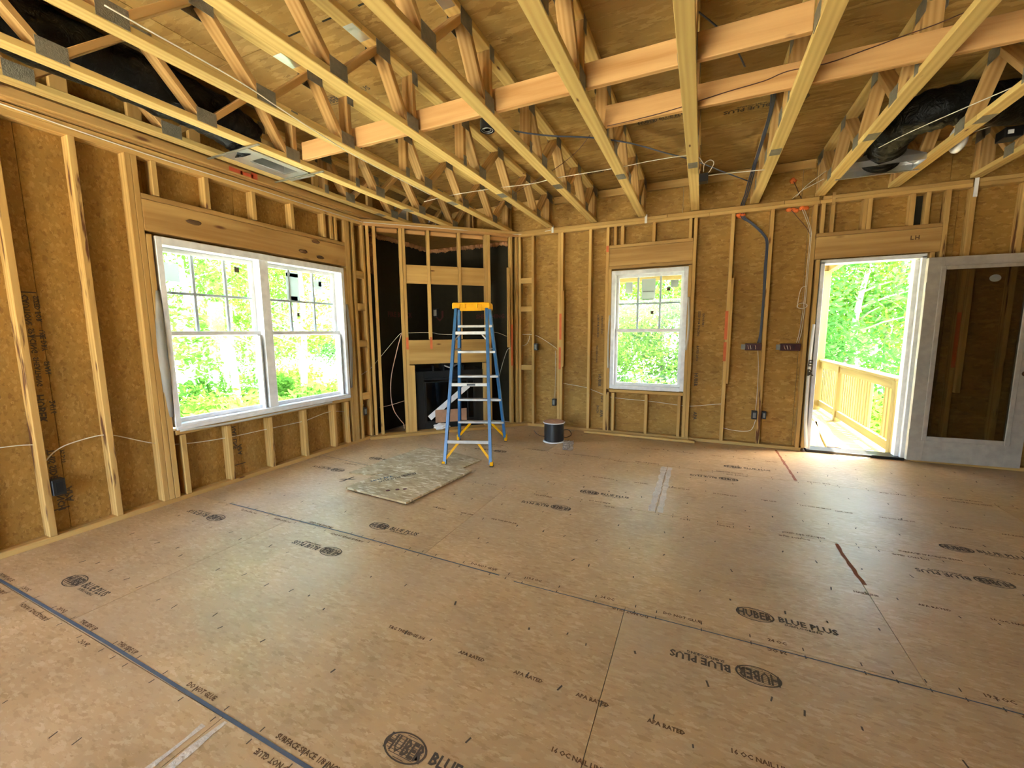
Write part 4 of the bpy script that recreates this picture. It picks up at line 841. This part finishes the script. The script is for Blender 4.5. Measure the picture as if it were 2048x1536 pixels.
# moulded top cap
bm = bmesh.new(); bx(bm, (-.205,-.135,-.008), (.205,.135,.014), 0, .006)
for lo, hi in (((-.205,-.137,-.045),(-.120,-.122,0)),((.120,-.137,-.045),(.205,-.122,0)),((-.120,-.130,-.075),(.120,-.118,0)),((-.205,.122,-.06),(.205,.137,0)),((-.207,-.135,-.05),(-.193,.135,0)),((.193,-.135,-.05),(.207,.135,0)),((-.075,-.142,-.045),(-.062,-.125,.010)),((.062,-.142,-.045),(.075,-.125,.010))): bx(bm, lo, hi, 0, .003)
link('top_cap', mesh_from(bm, 'yellow_plastic'), lad, frame_mat(LC+Vector((0,0,1.70)), LU, LV))

# ================================================================== THINGS ON THE FLOOR
sp = empty('cable_spool', (-1.665,4.93,0), 'black cable spool with plywood flanges standing on the floor near the back wall', 'spool')
def disc(r, z0, z1, m, n, p, seg=36):
    bm = bmesh.new(); bmesh.ops.create_cone(bm, cap_ends=True, segments=seg, radius1=r, radius2=r, depth=z1-z0)
    es = [e_ for e_ in bm.edges if len({round(v.co.z, 4) for v in e_.verts}) == 1]; bmesh.ops.bevel(bm, geom=es, offset=.002, segments=1, affect='EDGES')
    return link(n, mesh_from(bm, m), p, Matrix.Translation((-1.665,4.93,(z0+z1)/2)))
disc(.140, 0, .012, 'paper_white', 'bottom_flange', sp); disc(.140, .244, .254, 'paper_white', 'top_flange', sp); disc(.137, .2542, .258, 'cardboard', 'flange_label', sp); disc(.014, .256, .262, 'fir_board', 'hub', sp)
bm = bmesh.new(); n_ = 26; rings = []
for i in range(n_*2+1):
    z = .014+.228*i/(n_*2); r = .122+(.003 if i % 2 else 0); rings.append([bm.verts.new((math.cos(6.2832*k/36)*r, math.sin(6.2832*k/36)*r, z)) for k in range(36)])
for a, b in zip(rings, rings[1:]):
    for k in range(36): bm.faces.new((a[k], a[(k+1)%36], b[(k+1)%36], b[k]))
link('wound_cable', mesh_from(bm, 'black_plastic', True), sp, Matrix.Translation((-1.665,4.93,0)))
tube('cable_tail', [(-1.57,5.01,.13),(-1.52,5.05,.135),(-1.475,5.05,.10),(-1.47,5.02,.07),(-1.52,4.98,.05),(-1.56,4.97,.06)], .004, 'black_jacket', sp)
tube('cable_tail', [(-1.76,4.85,.07),(-1.82,4.83,.08),(-1.87,4.82,.11),(-1.90,4.83,.14)], .004, 'black_jacket', sp)
bm = bmesh.new(); G = 12
vg = [[bm.verts.new((i/G*.13-.065+.02*noise.noise(Vector((i*.4,j*.4,3))), j/G*.42-.21, .004+.022*abs(noise.noise(Vector((i*.5,j*.35,1)))))) for j in range(G+1)] for i in range(G+1)]
for i in range(G):
    for j in range(G): bm.faces.new((vg[i][j], vg[i+1][j], vg[i+1][j+1], vg[i][j+1]))
bmesh.ops.solidify(bm, geom=bm.faces[:], thickness=.0008)
tag(link('plastic_wrap', mesh_from(bm, 'cellophane'), None, Matrix.Translation((-1.43,4.78,.001)) @ Matrix.Rotation(.25, 4, 'Z')), 'crumpled strip of clear plastic on the floor right of the cable spool', 'wrapper')
ob = poly('strand_board', [(-3.154,2.955),(-3.036,4.0),(-2.60,3.98),(-2.40,3.93),(-2.131,3.85),(-2.174,3.50),(-2.6,3.45),(-2.9,3.0)], .0008, .0115, 'osb_loose')
tag(ob, 'under sheet of loose strand board, its corner showing below the ladder', 'board', 'loose strand board sheets')
def holed():
    pts = [(-2.83,2.613),(-2.119,2.557),(-2.025,3.45),(-2.20,3.49),(-2.76,3.54)]
    o = poly('strand_board', pts, .0140, .0300, 'osb_loose'); return o
oa = holed(); tag(oa, 'top sheet of loose pale strand board with three round holes', 'board', 'loose strand board sheets')
for x, y in ((-2.428,2.698),(-2.367,2.75),(-2.313,2.785)):
    bm = bmesh.new(); bmesh.ops.create_cone(bm, cap_ends=True, segments=20, radius1=.018, radius2=.018, depth=.001); link('drilled_hole', mesh_from(bm, 'red_felt'), oa, Matrix.Translation((x,y,.0306)))
stamp(0, 0, 1, oa, o=(-2.52,3.10,.0306), ex=(.45,.89,0), ey=(-.89,.45,0), sc=.9); writing('24/16 APA', .05, (-2.72,2.80,.0306), (.45,.89,0), (-.89,.45,0), 'blue_chalk', oa)
tag(lumber('wood_offcut', (-1.42,5.50,.019), (-.02,5.50,.019), .04, .03, 'stud_wood'), 'thin wooden batten lying along the back wall under the small window', 'batten')

# ================================================================== PORCH
pd_ = block('porch_deck', (-2.2,5.76,-.30), (2.08,9.15,-.078), 'gap_dark'); tag(pd_, 'wooden porch deck of light boards outside the open door', 'deck')
for i in range(24):
    y = 5.78+i*.1405; lumber('deck_board', (-2.2,y+.07,-.058), (2.08,y+.07,-.058), .135, .036, 'porch_wood', pd_)
rl = empty('porch_railing', (2.0,7.5,-.04), 'light wooden porch railing with square balusters seen through the open door', 'railing')
lumber('top_rail', (2.0,5.80,.845), (2.0,9.1,.845), .135, .034, 'porch_wood', rl)
lumber('sub_rail', (1.985,5.80,.775), (1.985,9.1,.775), .038, .100, 'porch_wood', rl)
lumber('bottom_rail', (1.985,5.80,.075), (1.985,9.1,.075), .038, .105, 'porch_wood', rl)
y = 5.87
while y < 9.05:
    if not (6.28 < y < 6.66 or abs(y-7.95) < .05): lumber('baluster', (2.03,y,.04), (2.03,y,.82), .036, .036, 'porch_wood', rl, up=(1,0,0))
    y += .098
for yy in (5.84,7.93): lumber('railing_post', (1.99,yy,-.04), (1.99,yy,.825), .089, .089, 'porch_wood', rl, up=(1,0,0))
tag(lumber('porch_post', (1.93,9.05,-.04), (1.93,9.05,2.40), .14, .14, 'porch_wood', up=(1,0,0)), 'square wooden porch post at the far end of the railing', 'post')
pr = empty('porch_roof', (0,9.0,2.4), 'wooden porch roof framing above the door and small window', 'porch roof')
lumber('beam', (-2.4,9.05,2.52), (2.0,9.05,2.52), .09, .235, 'porch_wood', pr); lumber('beam', (2.0,5.8,2.60), (2.0,9.2,2.46), .09, .14, 'porch_wood', pr)
for i in range(8):
    x = -2.2+i*.58; lumber('rafter', (x,5.8,3.02), (x,9.5,2.68), .038, .14, 'porch_wood', pr)
for i in range(3):
    lumber('roof_sheet', (-2.5,6.4+i*1.22,3.10-.11*i-.055), (2.15,6.4+i*1.22,3.10-.11*i-.055), 1.21, .012, 'osb_deck', pr, up=(0,.0916,1))
for a, b, lb in (((1.30,5.93,-.020),(1.60,7.6,-.020),'left of two loose planks lying on the porch deck'),((1.50,5.97,-.020),(1.78,8.2,-.020),'right of two loose planks lying on the porch deck')):
    o = lumber('loose_plank', a, b, .14, .036, 'porch_wood'); tag(o, lb, 'plank', 'loose planks on the porch')
    d_ = (Vector(b)-Vector(a)).normalized(); lumber('plank_end', Vector(a)-d_*.003, Vector(a), .138, .034, 'brown_ink', o)

# ================================================================== GROUND AND TREES
bm = bmesh.new(); nx_, ny_ = 40, 40
vs = [[bm.verts.new((-46+92*i/nx_, -20+72*j/ny_, -1.7+.5*noise.noise(Vector((i*.25, j*.25, 0)))-.0*j)) for j in range(ny_+1)] for i in range(nx_+1)]
for i in range(nx_):
    for j in range(ny_): bm.faces.new((vs[i][j], vs[i+1][j], vs[i+1][j+1], vs[i][j+1]))
g = link('ground', mesh_from(bm, 'ground_soil', True)); tag(g, kind='structure')
def leaves(n, rx, rz, size, mat, seed, clumps=26):
    rnd = random.Random(seed); bm = bmesh.new(); cs = []
    for _ in range(clumps):
        th = rnd.uniform(0, 6.283); rr = rx*math.sqrt(rnd.random())*.85; z = rnd.uniform(-.85,.85)*rz; k = math.sqrt(max(.1, 1-(z/rz)**2))
        cs.append((Vector((math.cos(th)*rr*k, math.sin(th)*rr*k, z)), rnd.uniform(.22,.42)*rx))
    for i in range(n):
        c, cr = cs[rnd.randrange(clumps)]; d_ = Vector((rnd.gauss(0,1), rnd.gauss(0,1), rnd.gauss(0,.6))).normalized(); p = c+d_*cr*rnd.uniform(.5,1)
        nrm = (Vector((rnd.gauss(0,1), rnd.gauss(0,1), rnd.gauss(0,1)))*.6+Vector((0,0,.8))).normalized(); a = nrm.orthogonal().normalized(); a = Matrix.Rotation(rnd.uniform(0,6.28), 3, nrm) @ a; b = nrm.cross(a); s = size*rnd.uniform(.6,1.3)
        bm.faces.new([bm.verts.new(p+q) for q in (-a*s, -b*s*.45+nrm*s*.08, a*s, b*s*.45+nrm*s*.08)])
    return mesh_from(bm, mat)
crowns = {'pine': [leaves(3600, 1.5, 3.2, .075, 'leaf_green', 1, 34), leaves(3600, 1.3, 3.6, .07, 'leaf_lime', 2, 34)],
          'broad': [leaves(9000, 2.3, 2.6, .075, 'leaf_lime', 3, 40), leaves(9000, 2.4, 2.4, .075, 'leaf_green', 4, 40), leaves(9000, 2.2, 2.8, .075, 'leaf_deep', 5, 40)],
          'shrub': [leaves(3600, 1.1, .8, .075, 'leaf_lime', 6, 22), leaves(3600, 1.2, .9, .075, 'leaf_green', 7, 22)]}
trunkm = {}
def trunk_mesh(h, r, br, seed):
    key = (round(h,1), round(r,2), br)
    if key in trunkm: return trunkm[key]
    bm = bmesh.new(); rnd = random.Random(seed)
    P = [Vector((.10*math.sin(i*.7+seed), .10*math.cos(i*.9+seed)-.1, h*i/8)) for i in range(9)]
    tube_bm(bm, P, r, 8, rf=lambda t, i: r*(1-.6*t))
    for k in range(br):
        t = rnd.uniform(.35,.95); p = Vector((0,0,h*t)); an = rnd.uniform(0,6.28); L = rnd.uniform(.6,1.4)
        q = [p, p+Vector((math.cos(an)*L*.5, math.sin(an)*L*.5, L*.25)), p+Vector((math.cos(an)*L, math.sin(an)*L, L*.4))]; tube_bm(bm, q, r*.25, 5, rf=lambda tt, i: r*.25*(1-.7*tt))
    trunkm[key] = mesh_from(bm, 'bark', True); return trunkm[key]
def seen_through(x, y):
    v = Vector((x, y, 0)); px = 1024+827.65*v.dot(_R2)/v.dot(_F)
    return 'through the left half of the double window' if 330 < px < 535 else 'through the right half of the double window' if px < 690 and px > 330 else 'through the small window' if 1225 < px < 1375 else 'through the open door' if 1625 < px < 1850 else 'beyond the walls'
def tree(kind, x, y, i, label, h, zb=-1.7, sc=1.0, group=None):
    v = Vector((x, y, 0)); px = 1024+827.65*v.dot(_R2)/v.dot(_F)
    if not (230 < px < 800 or 1080 < px < 2000): return      # wholly behind solid wall
    label = label+', seen '+seen_through(x, y) if 'beyond' not in seen_through(x, y) else label+', outside, mostly hidden by the walls'
    group = group+' '+seen_through(x, y)
    t = empty({'pine':'pine_tree','broad':'leafy_tree','shrub':'shrub'}[kind], (x,y,zb), label, 'tree' if kind != 'shrub' else 'shrub', group)
    cm = crowns[kind][i % len(crowns[kind])]; rot = Matrix.Rotation(i*2.1, 4, 'Z')
    ch = {'pine': 3.2, 'broad': 2.4, 'shrub': .8}[kind]*sc
    link('foliage', cm, t, Matrix.Translation((x,y,zb+h-ch*.35)) @ rot @ Matrix.Scale(sc, 4))
    link('trunk', trunk_mesh(h, {'pine':.10,'broad':.12,'shrub':.03}[kind], {'pine':9,'broad':12,'shrub':4}[kind], i), t, Matrix.Translation((x,y,zb)))
    return t
pg = 'slender pines beyond the double window'
pines = [(-9.5,4.6),(-10.5,6.6),(-11.5,5.6),(-12,8.2),(-13.5,7.2),(-14,10.5),(-15.5,9.0),(-16,12.5),(-17.5,10.6),(-19,14.5),(-12.5,10.0),(-20,12.0),(-22,17),(-9.8,8.0),(-16,6.5),(-14.5,14.5)]
for i, (x, y) in enumerate(pines): tree('pine', x, y, i, 'slender pale-trunked pine', 6.2+(i*37%5)*.6, group=pg)
bg_ = 'leafy trees beyond the porch'
broad = [(-3.4,15.5),(-1.4,18.0),(-4.4,20),(-2.6,12.6),(.4,16),(3.6,13.2),(5.0,15.5),(6.6,17.5),(4.4,19.0),(2.6,17.0),(7.8,14.0),(6.2,12.2),(9.5,19),(1.2,21)]
for i, (x, y) in enumerate(broad): tree('broad', x, y, i, 'broad leafy green tree', 3.6+(i*53%4)*.9, zb=-1.7, sc=1.15, group=bg_)
wl_ = [(-27,7),(-26,17),(-22,23)]
for i, (x, y) in enumerate(wl_): tree('broad', x, y, i, 'broad tree behind the pines', 4.5, sc=1.7, group='leafy trees behind the pines')
sg = 'sunlit shrubs below the windows'
shr = [(-7.5,4.6),(-8.4,6.4),(-9.6,5.4),(-10.8,8.2),(-8.6,8.0),(-12.2,6.4),(-13,9.4),(-11.2,11),(-15,11.6),(-2.3,10.6),(-1.3,11.6),(-2.9,13.6),(3.2,10.4),(4.4,11.8),(3.4,8.8)]
for i, (x, y) in enumerate(shr): tree('shrub', x, y, i, 'low sunlit leafy shrub', 1.1, sc=1.25, group=sg)

# several trees look alike: say which one by its distance from the house
byl = {}
for o in list(COL.objects):
    if o.get('category') in ('tree', 'shrub'): byl.setdefault(o['label'], []).append(o)
for lb, os_ in byl.items():
    if len(os_) < 2: continue
    os_.sort(key=lambda o: (o.location.xy-Vector((0, 0))).length)
    for k, o in enumerate(os_):
        far = ['nearest', 'second nearest', 'third nearest', 'fourth nearest', 'fifth nearest', 'sixth nearest', 'seventh nearest', 'eighth nearest', 'ninth nearest', 'tenth nearest'][min(k, 9)] if k < len(os_)-1 else 'farthest'
        o['label'] = lb+', '+far
